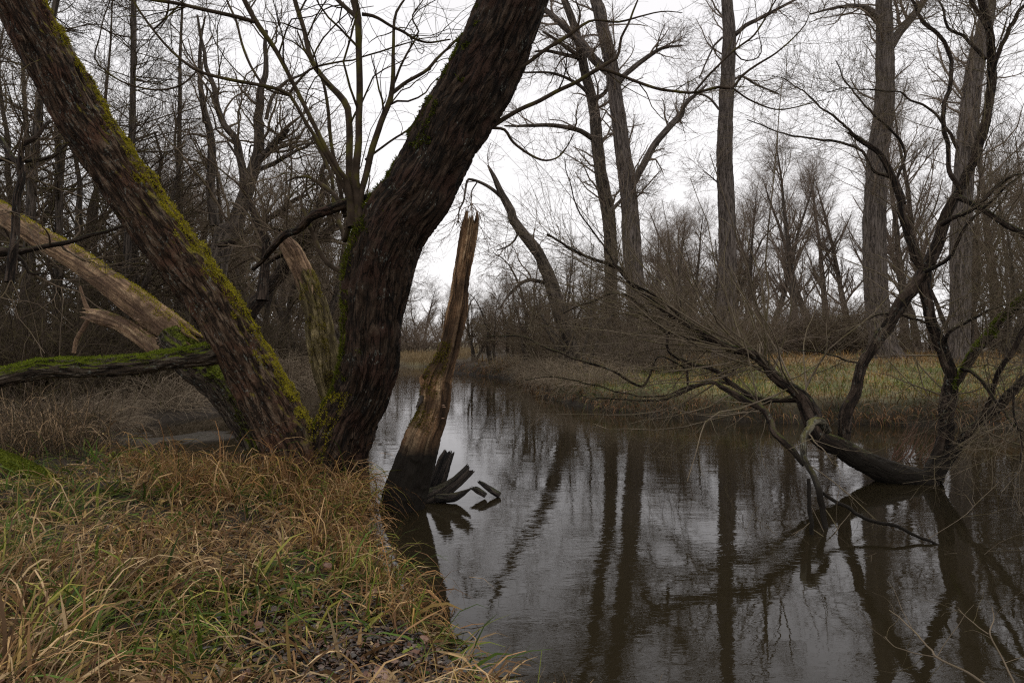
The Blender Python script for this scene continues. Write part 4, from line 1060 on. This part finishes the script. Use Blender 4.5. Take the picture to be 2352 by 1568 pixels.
form('spread1', 'spread', 303, 'midbark', 'twig'); form('spread2', 'spread', 304, 'midbark', 'twig')
form('larch', 'larch', 305, 'midbark', 'twig_dark')
form('shrub1', 'shrub', 306, 'twig_olive', 'twig', ('stems', 'twigs')); form('shrub2', 'shrub', 307, 'twig_far', 'twig_far', ('stems', 'twigs'))
form('shrub3', 'shrub', 308, 'twig_dark', 'twig_dark', ('stems', 'twigs'))
form('bramble', 'bramble', 309, 'bramble', 'bramble', ('stems', 'twigs'))
def place(key, x, y, s, rz, name, label, cat, group, sz=None, tilt=(0, 0)):
    a_, b_, names = FORMS[key]
    z = gh(x, y)
    o = thing(name, label, cat, (x, y, max(z, -.05) - .02), group)
    o.rotation_euler = (tilt[0], tilt[1], rz)
    o.scale = (s, s, sz or s)
    link(names[0], a_, o); 
    c = link(names[1], b_, o)
    if names[1] == 'twigs': c['kind'] = 'stuff'
    return o
rg = R_(900)
def px(x, d): return (x - 1176) / FPX * d
U = rg.uniform

# left bank: dense thicket
for x_, d_, k_, s_ in [(270, 17, 'larch', 1.0), (312, 19, 'larch', 1.05), (133, 16, 'larch', .95), (40, 15, 'larch', 1.05), (400, 21, 'larch', 1.0), (-60, 17, 'larch', 1.0), (200, 24, 'larch', 1.0), (90, 22, 'larch', 1.1)]:
    place(k_, px(x_, d_), d_, s_, U(0, 6.3), 'larch_tree', 'slender straight bare tree with fine level twigs in the left thicket', 'tree', 'slender trees in the left thicket', tilt=(rg.normal() * .03, rg.normal() * .04))
for x_, d_, k_, s_ in [(60, 20, 'spread1', 1.0), (210, 19, 'spread2', .9), (430, 24, 'spread1', .95), (640, 30, 'spread1', 1.0), (720, 34, 'spread2', 1.0), (480, 34, 'spread2', 1.0),
                       (-80, 26, 'spread2', 1.2), (820, 40, 'spread1', .95), (760, 44, 'spread2', 1.0), (660, 48, 'tall1', .9), (-200, 20, 'spread1', 1.1), ]:
    place(k_, px(x_, d_), d_, s_, U(0, 6.3), 'bare_tree', 'bare many branched tree crowding the left bank of the river', 'tree', 'bare trees on the left bank')
for i in range(44):
    d_ = U(12.8, 30); x_ = U(-350, 800)
    X = px(x_, d_)
    if X > -8.6 and d_ > 11.8: X = -8.4 - U(0, 2.5)
    if d_ <= 11.8 and X > -7.6: X = -7.8 - U(0, 2)
    place('shrub3' if i % 3 else 'shrub1', X, d_, U(.55, .85) + .012 * d_, U(0, 6.3), 'thicket_shrub', 'dark leafless shrub in the dense undergrowth of the left bank', 'shrub', 'undergrowth shrubs on the left bank')
for i in range(26):
    d_ = U(15.5, 44)
    place('bramble', -8.0 - U(0, .7), d_, U(.8, 1.2), U(0, 6.3), 'bank_bramble', 'tangled bare bramble trailing over the edge of the left bank', 'shrub', 'brambles on the left bank edge')
for i in range(12):
    a_ = i / 11
    place('bramble', -8.0 + .8 * math.sin(a_ * 3) - a_, 11.2 + a_ * 3.4, U(.4, .6), U(0, 6.3), 'bank_bramble', 'low bare bramble beside the muddy backwater', 'shrub', 'brambles by the backwater')

# right bank brush, from the near point back along the water
PB = [(-3.0, 38.5), (-1.0, 34.5), (.8, 31), (1.3, 26), (1.6, 22), (2.5, 18.4), (3.4, 17)]
for i in range(17):
    a_ = U(0, len(PB) - 1.01) ** 1.0 * .93; j = int(a_); f_ = a_ - j
    X = PB[j][0] * (1 - f_) + PB[j + 1][0] * f_ + U(-.3, .9); Y = PB[j][1] * (1 - f_) + PB[j + 1][1] * f_ + U(-.1, .9)
    place('bramble', X, Y, U(.45, .8), U(0, 6.3), 'bank_bramble', 'bare tangled bramble hanging over the right bank into the river', 'shrub', 'brambles on the right bank edge')
for i in range(15):
    a_ = U(0, len(PB) - 1.01) * .8; j = int(a_); f_ = a_ - j
    X = PB[j][0] * (1 - f_) + PB[j + 1][0] * f_ + U(.4, 4.5); Y = PB[j][1] * (1 - f_) + PB[j + 1][1] * f_ + U(.3, 4)
    place(('shrub1', 'shrub2', 'shrub1')[i % 3], X, Y, U(.55, .9), U(0, 6.3), 'willow_shrub', 'bushy leafless willow shrub on the point of the right bank', 'shrub', 'willow shrubs on the right bank')
for X, Y in [(-2.2, 39.5), (-1.0, 36.2), (.9, 33), (2.2, 28), (2.6, 24.5), (4.2, 27), (5.5, 31), (0, 41), (3, 36), (6.5, 25.5)]:
    place('spread1' if X > 1 else 'spread2', X, Y, U(.38, .6), U(0, 6.3), 'small_bare_tree', 'small spreading bare tree among the shrubs across the river', 'tree', 'small bare trees on the right bank')
# mid distance wood behind the meadow
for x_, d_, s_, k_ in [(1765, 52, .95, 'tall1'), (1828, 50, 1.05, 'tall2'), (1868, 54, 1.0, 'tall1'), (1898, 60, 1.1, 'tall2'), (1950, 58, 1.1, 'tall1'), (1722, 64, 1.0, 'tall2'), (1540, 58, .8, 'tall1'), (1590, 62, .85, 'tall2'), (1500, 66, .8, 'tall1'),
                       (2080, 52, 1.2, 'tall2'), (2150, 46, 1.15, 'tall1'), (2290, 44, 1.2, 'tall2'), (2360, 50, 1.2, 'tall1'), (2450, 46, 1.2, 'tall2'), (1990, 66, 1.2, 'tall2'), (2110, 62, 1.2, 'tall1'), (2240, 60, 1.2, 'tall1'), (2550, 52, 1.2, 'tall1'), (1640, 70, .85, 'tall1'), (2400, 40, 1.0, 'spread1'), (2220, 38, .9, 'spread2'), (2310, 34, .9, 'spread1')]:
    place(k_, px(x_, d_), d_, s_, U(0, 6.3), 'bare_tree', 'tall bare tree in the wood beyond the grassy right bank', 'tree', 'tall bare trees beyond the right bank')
for i in range(46):
    d_ = U(40, 58); x_ = U(1480, 2700)
    s_ = U(1.0, 1.7)
    place(('shrub2', 'shrub1')[i % 2], px(x_, d_), d_, s_ * 1.25, U(0, 6.3), 'hedge_shrub', 'brown rounded shrub in the belt behind the meadow', 'shrub', 'shrubs in the belt behind the meadow', sz=s_ * U(.5, 1.25))
# far tree line up the river
for i in range(46):
    d_ = U(64, 110); x_ = 300 + i * 32 + U(-15, 15)
    top = np.interp(x_, [300, 800, 900, 1000, 1130, 1260, 1400, 1500, 1650, 1800], [300, 520, 640, 665, 650, 610, 560, 470, 440, 420]) + U(-15, 25)
    H = (784 - top) / FPX * d_ + 1.7
    k_ = ('spread1', 'tall1', 'spread2', 'tall2')[i % 4]
    H0 = 13.0 if 'spread' in k_ else 17.0
    s_ = H / H0
    place(k_, px(x_, d_), d_, max(s_, .3) * U(1.0, 1.3), U(0, 6.3), 'distant_tree', 'small distant bare tree in the line closing the river bend', 'tree', 'distant trees beyond the river bend', sz=max(s_, .3))
for i in range(40):
    d_ = U(52, 76); x_ = U(560, 1560)
    if x_ < 1120 and d_ < 56: d_ += 8
    s_ = U(1.0, 1.6)
    place(('shrub2', 'shrub1', 'shrub2')[i % 3], px(x_, d_), d_, s_ * 1.3, U(0, 6.3), 'distant_shrub', 'distant grey brown shrub below the far tree line', 'shrub', 'distant shrubs beyond the river bend', sz=s_)

# reddish straight shoots rising from the water by the fallen trunk
g0 = np.array(at(2085, 1050, 9.6))
wc = thing('willow_shoots', 'cluster of thin reddish shoots rising from the water left of the upright willow stem', 'shoots', (g0[0], g0[1], 0))
for i in range(26):
    x0 = U(2040, 2130); y0 = U(1045, 1062); d_ = 2666 / (y0 - 784) * 1.0
    Pp = np.stack([at(x0, y0, d_), at(x0 + U(8, 30), y0 - U(20, 40), d_), at(x0 + U(25, 60), y0 - U(50, 100), d_)])
    g = Geo(); tube(g, spline(np.concatenate([Pp, [[.008], [.006], [.003]]], 1), 8)[None, :, :3], np.linspace(.008, .003, 8)[None], S=4)
    part(wc, 'shoot', g, M['redtwig'])

# ------------------------------------------------------------------ grasses, reeds, litter
def blades(rng, B, L, Wd, az, th, droop, col, K=5, g=None, floor=None, twist=.5, tipc=None):
    n = len(B)
    d = np.stack([np.cos(az) * np.sin(th), np.sin(az) * np.sin(th), np.cos(th)], -1)
    P = np.empty((n, K, 3)); P[:, 0] = B
    for k in range(1, K):
        d = d + rng.normal(size=(n, 3)) * .10
        d[:, 2] -= droop * k / K
        d = nrm(d)
        P[:, k] = P[:, k - 1] + d * (L / (K - 1))[:, None]
    if floor is not None:
        fl = floor(P[..., 0].ravel(), P[..., 1].ravel()).reshape(n, K)
        P[..., 2] = np.maximum(P[..., 2], np.maximum(fl, -.02) + .01 + .03 * rng.uniform(size=(n, 1)))
        P[:, 0, 2] = B[:, 2]
    hz = np.stack([-np.sin(az), np.cos(az), np.zeros(n)], -1) + rng.normal(size=(n, 3)) * twist
    hz = nrm(hz)[:, None]
    pr = np.array([.75, 1, .9, .65, .12]) if K == 5 else np.interp(np.linspace(0, 1, K), [0, .3, .7, 1], [.8, 1, .7, .1])
    w = (Wd[:, None] * pr[None])[..., None] * .5
    v = np.stack([P - hz * w, P + hz * w], 2)
    i, k = np.meshgrid(np.arange(n), np.arange(K - 1), indexing='ij')
    b = i * K * 2 + k * 2
    q = np.stack([b, b + 1, b + 3, b + 2], -1).reshape(-1, 4)
    c = np.repeat(np.repeat(col[:, None, None], K, 1), 2, 2)
    g = g or Geo()
    g.add(v, q=q, col=np.clip(c.reshape(-1, 3), .004, 1))
    return g
STRAW = np.array([[.54, .36, .17], [.68, .49, .27], [.38, .22, .10], [.46, .31, .11], [.20, .115, .055]])  # last tone: dead brown blades, their dark colour also painting shadow into the mat
GREEN = np.array([[.11, .18, .028], [.21, .25, .04], [.34, .32, .07], [.07, .12, .015]])
def gcols(rng, n, pg):
    s = STRAW[np.array([0, 1, 2, 3, 4, 4, 2])[rng.integers(0, 7, n)]]; gg = GREEN[rng.integers(0, 4, n)]
    m = (rng.uniform(size=n) < pg)[:, None]
    return np.where(m, gg, s) * (.25 + .85 * rng.uniform(0, 1, (n, 1)))

rg = R_(1234)
n = 80000
u_ = rg.uniform(-1.0, .45, n); d_ = 1.6 * (13 / 1.6) ** rg.uniform(0, 1, n)
X, Y = u_ * d_, d_
sd = river_sd(X, Y)
clump = n2(X, Y, 2.2, 2, 3.0)
bare = np.exp(-(((X + .62) / .55) ** 2 + ((Y - 3.35) / .60) ** 2) ** 1.5) * .88
keep = (sd > .03) & (Y < 11.5) & (rg.uniform(size=n) < (.72 + .5 * clump) * (1 - bare)) & ~((Y > 9.5) & (sd > 1.5) & (X > -6.3))
X, Y, sd, clump = X[keep][:44000], Y[keep][:44000], sd[keep][:44000], clump[keep][:44000]
n = len(X)
Z = ground_h(X, Y)
pg = np.clip(.20 + .40 * n2(X, Y, 1.1, 2, 8.0) + .18 * (Y > 4.8) - .15 * (Y < 3.0), .05, .8)
flow = 3.14 * n2(X, Y, .8, 2, 30.0)
az = flow + rg.normal(size=n) * 1.1
toward = sd < .45
az = np.where(toward, -0.3 + rg.normal(size=n) * .9, az)
th = np.clip(np.abs(rg.normal(1.05, .45, n)), .1, 1.55)
L = (.08 + .30 * rg.uniform(0, 1, n) ** 1.4) * (1 + .35 * clump) * np.where(toward, 1.15, 1)
Wd = (.0045 + .016 * rg.uniform(0, 1, n) ** 2.0) * (1 + .05 * Y)
g = blades(rg, np.stack([X, Y, Z - .01], -1), L, Wd, az, th, rg.uniform(.15, .9, n)[...], gcols(rg, n, pg), K=5, floor=ground_h)
gs = link('near_grass', g.mesh('near_grass', M['grass']), kind='stuff'); gs['label'] = 'matted straw coloured and green grass covering the near bank'; gs['category'] = 'grass'

# longer broken blades lying across the mat
rg = R_(1299)
n = 9000
u_ = rg.uniform(-1.0, .3, n); d_ = 1.8 * (8.0 / 1.8) ** rg.uniform(0, 1, n)
X, Y = u_ * d_, d_
ok = (river_sd(X, Y) > .12) & (n2(X, Y, 1.3, 2, 61.) > -.25) & (rg.uniform(size=n) > 1.15 * np.exp(-(((X + .62) / .6) ** 2 + ((Y - 3.3) / .65) ** 2))); X, Y = X[ok], Y[ok]; n = len(X)
az = 3.14 * n2(X, Y, .8, 2, 30.0) + rg.normal(size=n) * .8
g = blades(rg, np.stack([X, Y, ground_h(X, Y) + .02], -1), rg.uniform(.30, .62, n), rg.uniform(.005, .013, n), az, np.clip(rg.normal(.85, .35, n), .15, 1.5), rg.uniform(.6, 1.6, n), gcols(rg, n, np.clip(.12 + .5 * n2(X, Y, 1.1, 2, 8.0), .03, .7)) * 1.15, K=6, floor=ground_h)
gs = link('long_grass', g.mesh('long_grass', M['grass']), kind='stuff'); gs['label'] = 'long bent straw blades lying over the grass mat of the near bank'; gs['category'] = 'grass'

# tall tufts against the willow foot and along the water's edge
rg = R_(4321)
cs = [(-2.9, 7.0), (-2.55, 6.9), (-2.2, 6.95), (-1.9, 6.9), (-1.65, 6.75), (-1.55, 6.4), (-1.45, 6.0), (-3.3, 7.6), (-1.3, 5.6), (-2.0, 6.5), (-1.15, 5.2), (-1.75, 7.25), (-3.9, 7.7), (-2.4, 7.25), (-4.5, 8.3), (-3.2, 6.6), (-1.5, 5.7), (-1.38, 5.15), (-1.12, 4.75), (-.85, 4.35), (-1.62, 6.7), (-2.9, 6.5), (-2.6, 6.2), (-1.8, 6.1), (-.6, 3.95), (-1.75, 7.5)]
for i, (cx, cy) in enumerate(cs):
    n = 150
    X = cx + rg.normal(size=n) * .10; Y = cy + rg.normal(size=n) * .10
    az = rg.uniform(0, 6.28, n)
    lc = (cx, cy, gh(cx, cy)); hs = 1.35 if cy > 6.3 else .95
    g = blades(rg, np.stack([X, Y, np.maximum(ground_h(X, Y), -.05) - .01], -1), rg.uniform(.25, .68, n) * hs, rg.uniform(.006, .013, n), az, rg.uniform(.1, 1.0, n), rg.uniform(.6, 2.0, n), gcols(rg, n, np.full(n, .13)) * np.array([1.02, .92, .8]), K=7)
    single('grass_tuft', 'tuft of long arching dry grass at the foot of the forked willow', 'grass tuft', g, M['grass'], lc, 'long grass tufts around the willow foot')
# sprigs along the lower edge, over the water
for i, (cx, cy) in enumerate([(.10, 2.72), (.42, 2.5), (.68, 2.4), (-.12, 2.95), (1.0, 2.25)]):
    n = 46
    X = cx + rg.normal(size=n) * .09; Y = cy + rg.normal(size=n) * .05
    az = rg.normal(.9, .8, n)
    g = blades(rg, np.stack([X, Y, np.maximum(ground_h(X, Y), -.05) - .01], -1), rg.uniform(.12, .42, n), rg.uniform(.003, .006, n), az, rg.uniform(.3, 1.1, n), rg.uniform(.1, .8, n), gcols(rg, n, np.full(n, .15)), K=6)
    single('grass_tuft', 'thin dry grass sprig leaning over the dark water at the bottom of the picture', 'grass tuft', g, M['grass'], (cx, cy, gh(cx, cy)), 'grass sprigs at the lower bank edge')
# pale reeds below the mossy limb
for i in range(10):
    cx, cy = U(-8.4, -5.7), U(8.0, 10.3)
    if river_sd(np.array([cx]), np.array([cy]))[0] < .2: cy -= .9
    n = 70
    X = cx + rg.normal(size=n) * .22; Y = cy + rg.normal(size=n) * .22
    c = np.array([.42, .29, .17]) * (.15 + 1.1 * rg.uniform(0, 1, (n, 1)) ** 2)
    g = blades(rg, np.stack([X, Y, ground_h(X, Y) - .02], -1), rg.uniform(.4, 1.15, n), rg.uniform(.006, .013, n), rg.uniform(0, 6.28, n), rg.uniform(.0, .5, n), rg.uniform(.2, 1.3, n), c, K=7)
    single('reed_clump', 'clump of pale withered reeds under the level mossy limb', 'reeds', g, M['grass'], (cx, cy, gh(cx, cy)), 'withered reeds on the near bank')
# brown sticks and stalks in the left undergrowth
g = Geo(); n = 2600
X = rg.uniform(-9.5, -5.2, n); Y = rg.uniform(8.3, 11.8, n)
ok = river_sd(X, Y) > .15; X, Y = X[ok], Y[ok]; n = len(X)
P0 = np.stack([X, Y, ground_h(X, Y)], -1)
az = rg.uniform(0, 6.28, n); th = rg.uniform(.2, 1.5, n); L = .25 + .9 * rg.uniform(0, 1, n) ** 2
dv = np.stack([np.cos(az) * np.sin(th), np.sin(az) * np.sin(th), np.cos(th)], -1)
k_ = np.linspace(0, 1, 4)[None, :, None]
Pp = P0[:, None] + dv[:, None] * L[:, None, None] * k_ + rg.normal(size=(n, 4, 3)) * .03
tube(g, Pp, np.broadcast_to(np.linspace(.005, .002, 4), (n, 4)), S=3)
so = link('dry_stalks', g.mesh('dry_stalks', M['twig_dark'])); so['kind'] = 'stuff'; so['label'] = 'tangle of dry stalks and fallen twigs at the left of the near bank'; so['category'] = 'stalks'

# leaf litter
rg = R_(555)
def leaves(n, region, size, cols, seed):
    rg = R_(seed)
    X, Y = region(rg, n)
    ok = river_sd(X, Y) > .08; X, Y = X[ok], Y[ok]; n = len(X)
    Z = ground_h(X, Y) + rg.uniform(.012, .045, n)
    a = rg.uniform(0, 6.28, n); l = rg.uniform(*size, n); w = l * rg.uniform(.22, .6, n)
    tx = np.stack([np.cos(a), np.sin(a), rg.normal(size=n) * .3], -1); ty = np.stack([-np.sin(a), np.cos(a), rg.normal(size=n) * .4], -1)
    c0 = np.stack([X, Y, Z], -1)
    lz = np.array([0, 0, 1.0]) * (l * .14)[:, None]
    L1, W1 = tx * l[:, None] * .5, ty * w[:, None] * .5
    v = np.stack([c0 - L1, c0 - L1 * .35 + W1 + lz, c0 + L1 * .4 + W1 * .8 + lz, c0 + L1, c0 + L1 * .4 - W1 * .8 + lz, c0 - L1 * .35 - W1 + lz, c0 - lz * .5], 1)
    b = (np.arange(n) * 7)[:, None]
    t = np.concatenate([b + np.array([[0, 1, 6]]), b + [[1, 2, 6]], b + [[2, 3, 6]], b + [[3, 4, 6]], b + [[4, 5, 6]], b + [[5, 0, 6]]])
    c = np.asarray(cols)[rg.integers(0, len(cols), n)] * rg.uniform(.5, 1.3, (n, 1))
    g = Geo(); g.add(v, t=t, col=np.repeat(c, 7, 0)); return g
LC = [(.055, .035, .028), (.085, .05, .036), (.035, .026, .022), (.11, .075, .05), (.14, .07, .04), (.06, .05, .045)]
g = leaves(5000, lambda r, n: ((lambda uu, dd: (uu * dd, dd))(r.uniform(-1.0, .3, n), 1.8 * (9 / 1.8) ** r.uniform(0, 1, n))), (.02, .045), LC, 71)
g2 = leaves(5000, lambda r, n: (r.normal(-.6, .45, n), r.normal(3.35, .45, n)), (.02, .055), LC, 72)
lt = link('leaf_litter', g.mesh('leaf_litter', M['leaf'], smooth=False), kind='stuff'); lt['label'] = 'brown willow leaf litter between the grass of the near bank'; lt['category'] = 'leaf litter'
lt = link('leaf_litter', g2.mesh('leaf_litter', M['leaf'], smooth=False), kind='stuff'); lt['label'] = 'dark bare patch of fallen leaves at the corner of the near bank'; lt['category'] = 'leaf litter'
# lobed oak leaves one can tell apart
def oak():
    g = Geo()
    t_ = np.linspace(0, 1, 9)
    wd = np.sin(t_ * math.pi * .92 + .1) * (.30 + .12 * np.cos(t_ * 22))
    pts = [(x - .5, w, .06 * math.sin(x * 6)) for x, w in zip(t_, wd)] + [(x - .5, -w, .05 * math.cos(x * 5)) for x, w in zip(t_, wd)] + [(x - .5, 0, -.05) for x in t_]
    q = []
    for i in range(8):
        q += [(18 + i, 18 + i + 1, i + 1, i), (9 + i, 9 + i + 1, 18 + i + 1, 18 + i)]
    g.add(np.array(pts), q=q, col=(.16, .075, .045)); return g
ol = oak().mesh('oak_leaf', M['leaf'])
for i in range(44):
    X, Y = rg.normal(-.55, .65), rg.normal(3.5, .7)
    if river_sd(np.array([X]), np.array([Y]))[0] < .12: continue
    o = link('oak_leaf', ol, None, (X, Y, gh(X, Y) + U(.03, .06)))
    o.scale = (U(.07, .11),) * 3
    o.rotation_euler = (U(-.5, .5), U(-.5, .5), U(0, 6.3))
    o['label'] = 'fallen red brown lobed oak leaf on the near bank'; o['category'] = 'leaf'; o['group'] = 'fallen oak leaves on the near bank'

# grass of the right bank and meadow
rg = R_(888)
n = 70000
u_ = rg.uniform(-.05, 1.0, n); d_ = 13.6 * (42 / 13.6) ** (rg.uniform(0, 1, n) ** 1.25)
X, Y = u_ * d_, d_
sd = river_sd(X, Y)
k = (sd > .02); X, Y, sd = X[k][:34000], Y[k][:34000], sd[k][:34000]; n = len(X)
cl = n2(X, Y, .8, 2, 5.0)
pg = np.clip(.40 + .5 * cl + np.where((sd > 1.2) & (sd < 5), .18, 0) - np.clip((Y - 24) / 10, 0, .5), .04, .9)
az = np.where(sd < .7, -1.57 + rg.normal(size=n) * .9, rg.uniform(0, 6.28, n))
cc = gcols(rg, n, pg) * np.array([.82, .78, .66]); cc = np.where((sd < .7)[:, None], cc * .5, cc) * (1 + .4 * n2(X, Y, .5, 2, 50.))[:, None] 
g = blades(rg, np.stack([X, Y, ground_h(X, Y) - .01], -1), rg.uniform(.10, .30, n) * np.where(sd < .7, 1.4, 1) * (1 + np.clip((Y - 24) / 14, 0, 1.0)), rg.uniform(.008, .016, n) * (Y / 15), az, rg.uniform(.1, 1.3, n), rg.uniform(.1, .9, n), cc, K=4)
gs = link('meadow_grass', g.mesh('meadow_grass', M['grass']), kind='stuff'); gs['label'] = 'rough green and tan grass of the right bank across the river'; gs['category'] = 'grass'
# ragged grass and roots hanging over the edge of the right bank
n = 16000
X = rg.uniform(-4, 17, n); Y = rg.uniform(11.5, 40, n)
sd = river_sd(X, Y); k = (sd > -.02) & (sd < .35) & (Y > 11.8); X, Y = X[k], Y[k]
for _ in range(3):
    X = np.concatenate([X, X + rg.normal(size=len(X)) * .12]); Y = np.concatenate([Y, Y + rg.normal(size=len(Y)) * .06])
X, Y = X[:14000], Y[:14000]; n = len(X)
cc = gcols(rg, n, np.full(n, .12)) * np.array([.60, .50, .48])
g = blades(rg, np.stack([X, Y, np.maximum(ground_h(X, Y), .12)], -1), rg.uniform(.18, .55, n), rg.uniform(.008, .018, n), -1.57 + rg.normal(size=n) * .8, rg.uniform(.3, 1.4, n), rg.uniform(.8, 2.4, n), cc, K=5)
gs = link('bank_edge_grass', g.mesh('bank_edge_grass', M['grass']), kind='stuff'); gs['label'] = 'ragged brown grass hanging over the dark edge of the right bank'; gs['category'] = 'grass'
# far bank reeds at the bend
n = 6000
X = rg.uniform(-12, -3, n); Y = rg.uniform(44.5, 60, n)
k = river_sd(X, Y) > .05; X, Y = X[k], Y[k]; n = len(X)
cc = np.array([.30, .22, .12]) * rg.uniform(.5, 1.1, (n, 1))
g = blades(rg, np.stack([X, Y, ground_h(X, Y) - .01], -1), rg.uniform(.3, .8, n), rg.uniform(.02, .05, n), rg.uniform(0, 6.28, n), rg.uniform(0, .6, n), rg.uniform(.1, .6, n), cc, K=4)
gs = link('far_bank_grass', g.mesh('far_bank_grass', M['grass']), kind='stuff'); gs['label'] = 'pale dry grass on the bank at the far river bend'; gs['category'] = 'grass'

# thin branch reaching in from the lower right
bs = [survey(('B', [(2350, 1660, 22), (2080, 1505, 18), (1900, 1400, 16), (1760, 1330, 14), (1660, 1220, 12), (1560, 1120, 11), (1430, 1000, 6)]), d=(2.5, 2.7, 3.2), K=40, wob=.006, seed=71),
      survey(('B', [(1780, 1335, 10), (1600, 1300, 8), (1470, 1260, 6), (1400, 1180, 4)]), d=(2.8, 3.1), K=16, wob=.006, seed=72),
      survey(('B', [(2330, 1600, 18), (2250, 1440, 13), (2200, 1330, 12), (2110, 1165, 10), (2140, 1080, 7), (2140, 980, 4)]), d=(2.5, 2.9), K=24, wob=.006, seed=73),
      survey(('B', [(2110, 1170, 9), (2000, 1090, 7), (1900, 1000, 5)]), d=(2.75, 3.0), K=12, wob=.005, seed=74)]
fb = thing('bare_branch', 'thin bare branch reaching over the water in the lower right corner', 'branch', tuple(bs[0][0][0]))
for P, R in bs:
    g = Geo(); tube(g, P[None], R[None], S=7); part(fb, 'stem', g, M['twig_olive'])
BP, BR = stack(bs, 16)
g = Geo(); a1 = grow(R_(75), BP, BR, 5, t=(.2, 1), ang=(45, 12), L=.26, K=6, wig=.16, rr=.5, rmin=.0009, taper=.3)
tube(g, *a1, S=3); part(fb, 'twigs', g, M['twig_olive'], kind='stuff')
# ------------------------------------------------------------------ labels: tell repeats apart by their neighbours
MARKS = [(-9999, 30, 'at the left edge'), (30, 300, 'above the pale dead trunk'), (300, 480, 'behind the left leaning trunk'), (480, 800, 'between the two leaning trunks'), (800, 1000, 'behind the thick dark trunk'),
         (1000, 1190, 'by the tall rotten snag'), (1190, 1340, 'beside the leaning dead tree'), (1340, 1490, 'behind the pair of poplars'), (1490, 1690, 'left of the lone poplar'),
         (1690, 1840, 'right of the lone poplar'), (1840, 2000, 'left of the massive poplar'), (2000, 2130, 'right of the massive poplar'), (2130, 2260, 'behind the upright willow stems'), (2260, 9999, 'at the right edge')]
ORD = ['first', 'second', 'third', 'fourth', 'fifth', 'sixth', 'seventh', 'eighth', 'ninth', 'tenth', 'eleventh', 'twelfth', 'thirteenth', 'fourteenth', 'fifteenth', 'sixteenth']
SHORT = {'tall bare trees beyond the right bank': 'tall bare tree across the meadow', 'slender trees in the left thicket': 'slender straight tree in the left thicket',
         'bare trees on the left bank': 'bare branched tree on the left bank', 'small bare trees on the right bank': 'small spreading tree on the right bank',
         'long grass tufts around the willow foot': 'long dry grass tuft on the near bank', 'brambles by the backwater': 'low bramble by the backwater', 'withered reeds on the near bank': 'pale withered reed clump',
         'grass sprigs at the lower bank edge': 'thin dry grass sprig over the water'}
for grp, short in SHORT.items():
    obs = sorted([o for o in bpy.data.objects if o.get('group') == grp and o.parent is None], key=lambda o: o.location.x / max(o.location.y, .5))
    cells = {}
    for o in obs:
        x_ = 1176 + FPX * o.location.x / o.location.y
        m_ = next(m for m in MARKS if m[0] <= x_ < m[1])[2]
        cells.setdefault(m_, []).append(o)
    for m_, lst in cells.items():
        for i, o in enumerate(lst):
            o['label'] = short + ' ' + m_ + ('' if len(lst) == 1 else ', ' + ORD[i] + ' from left')
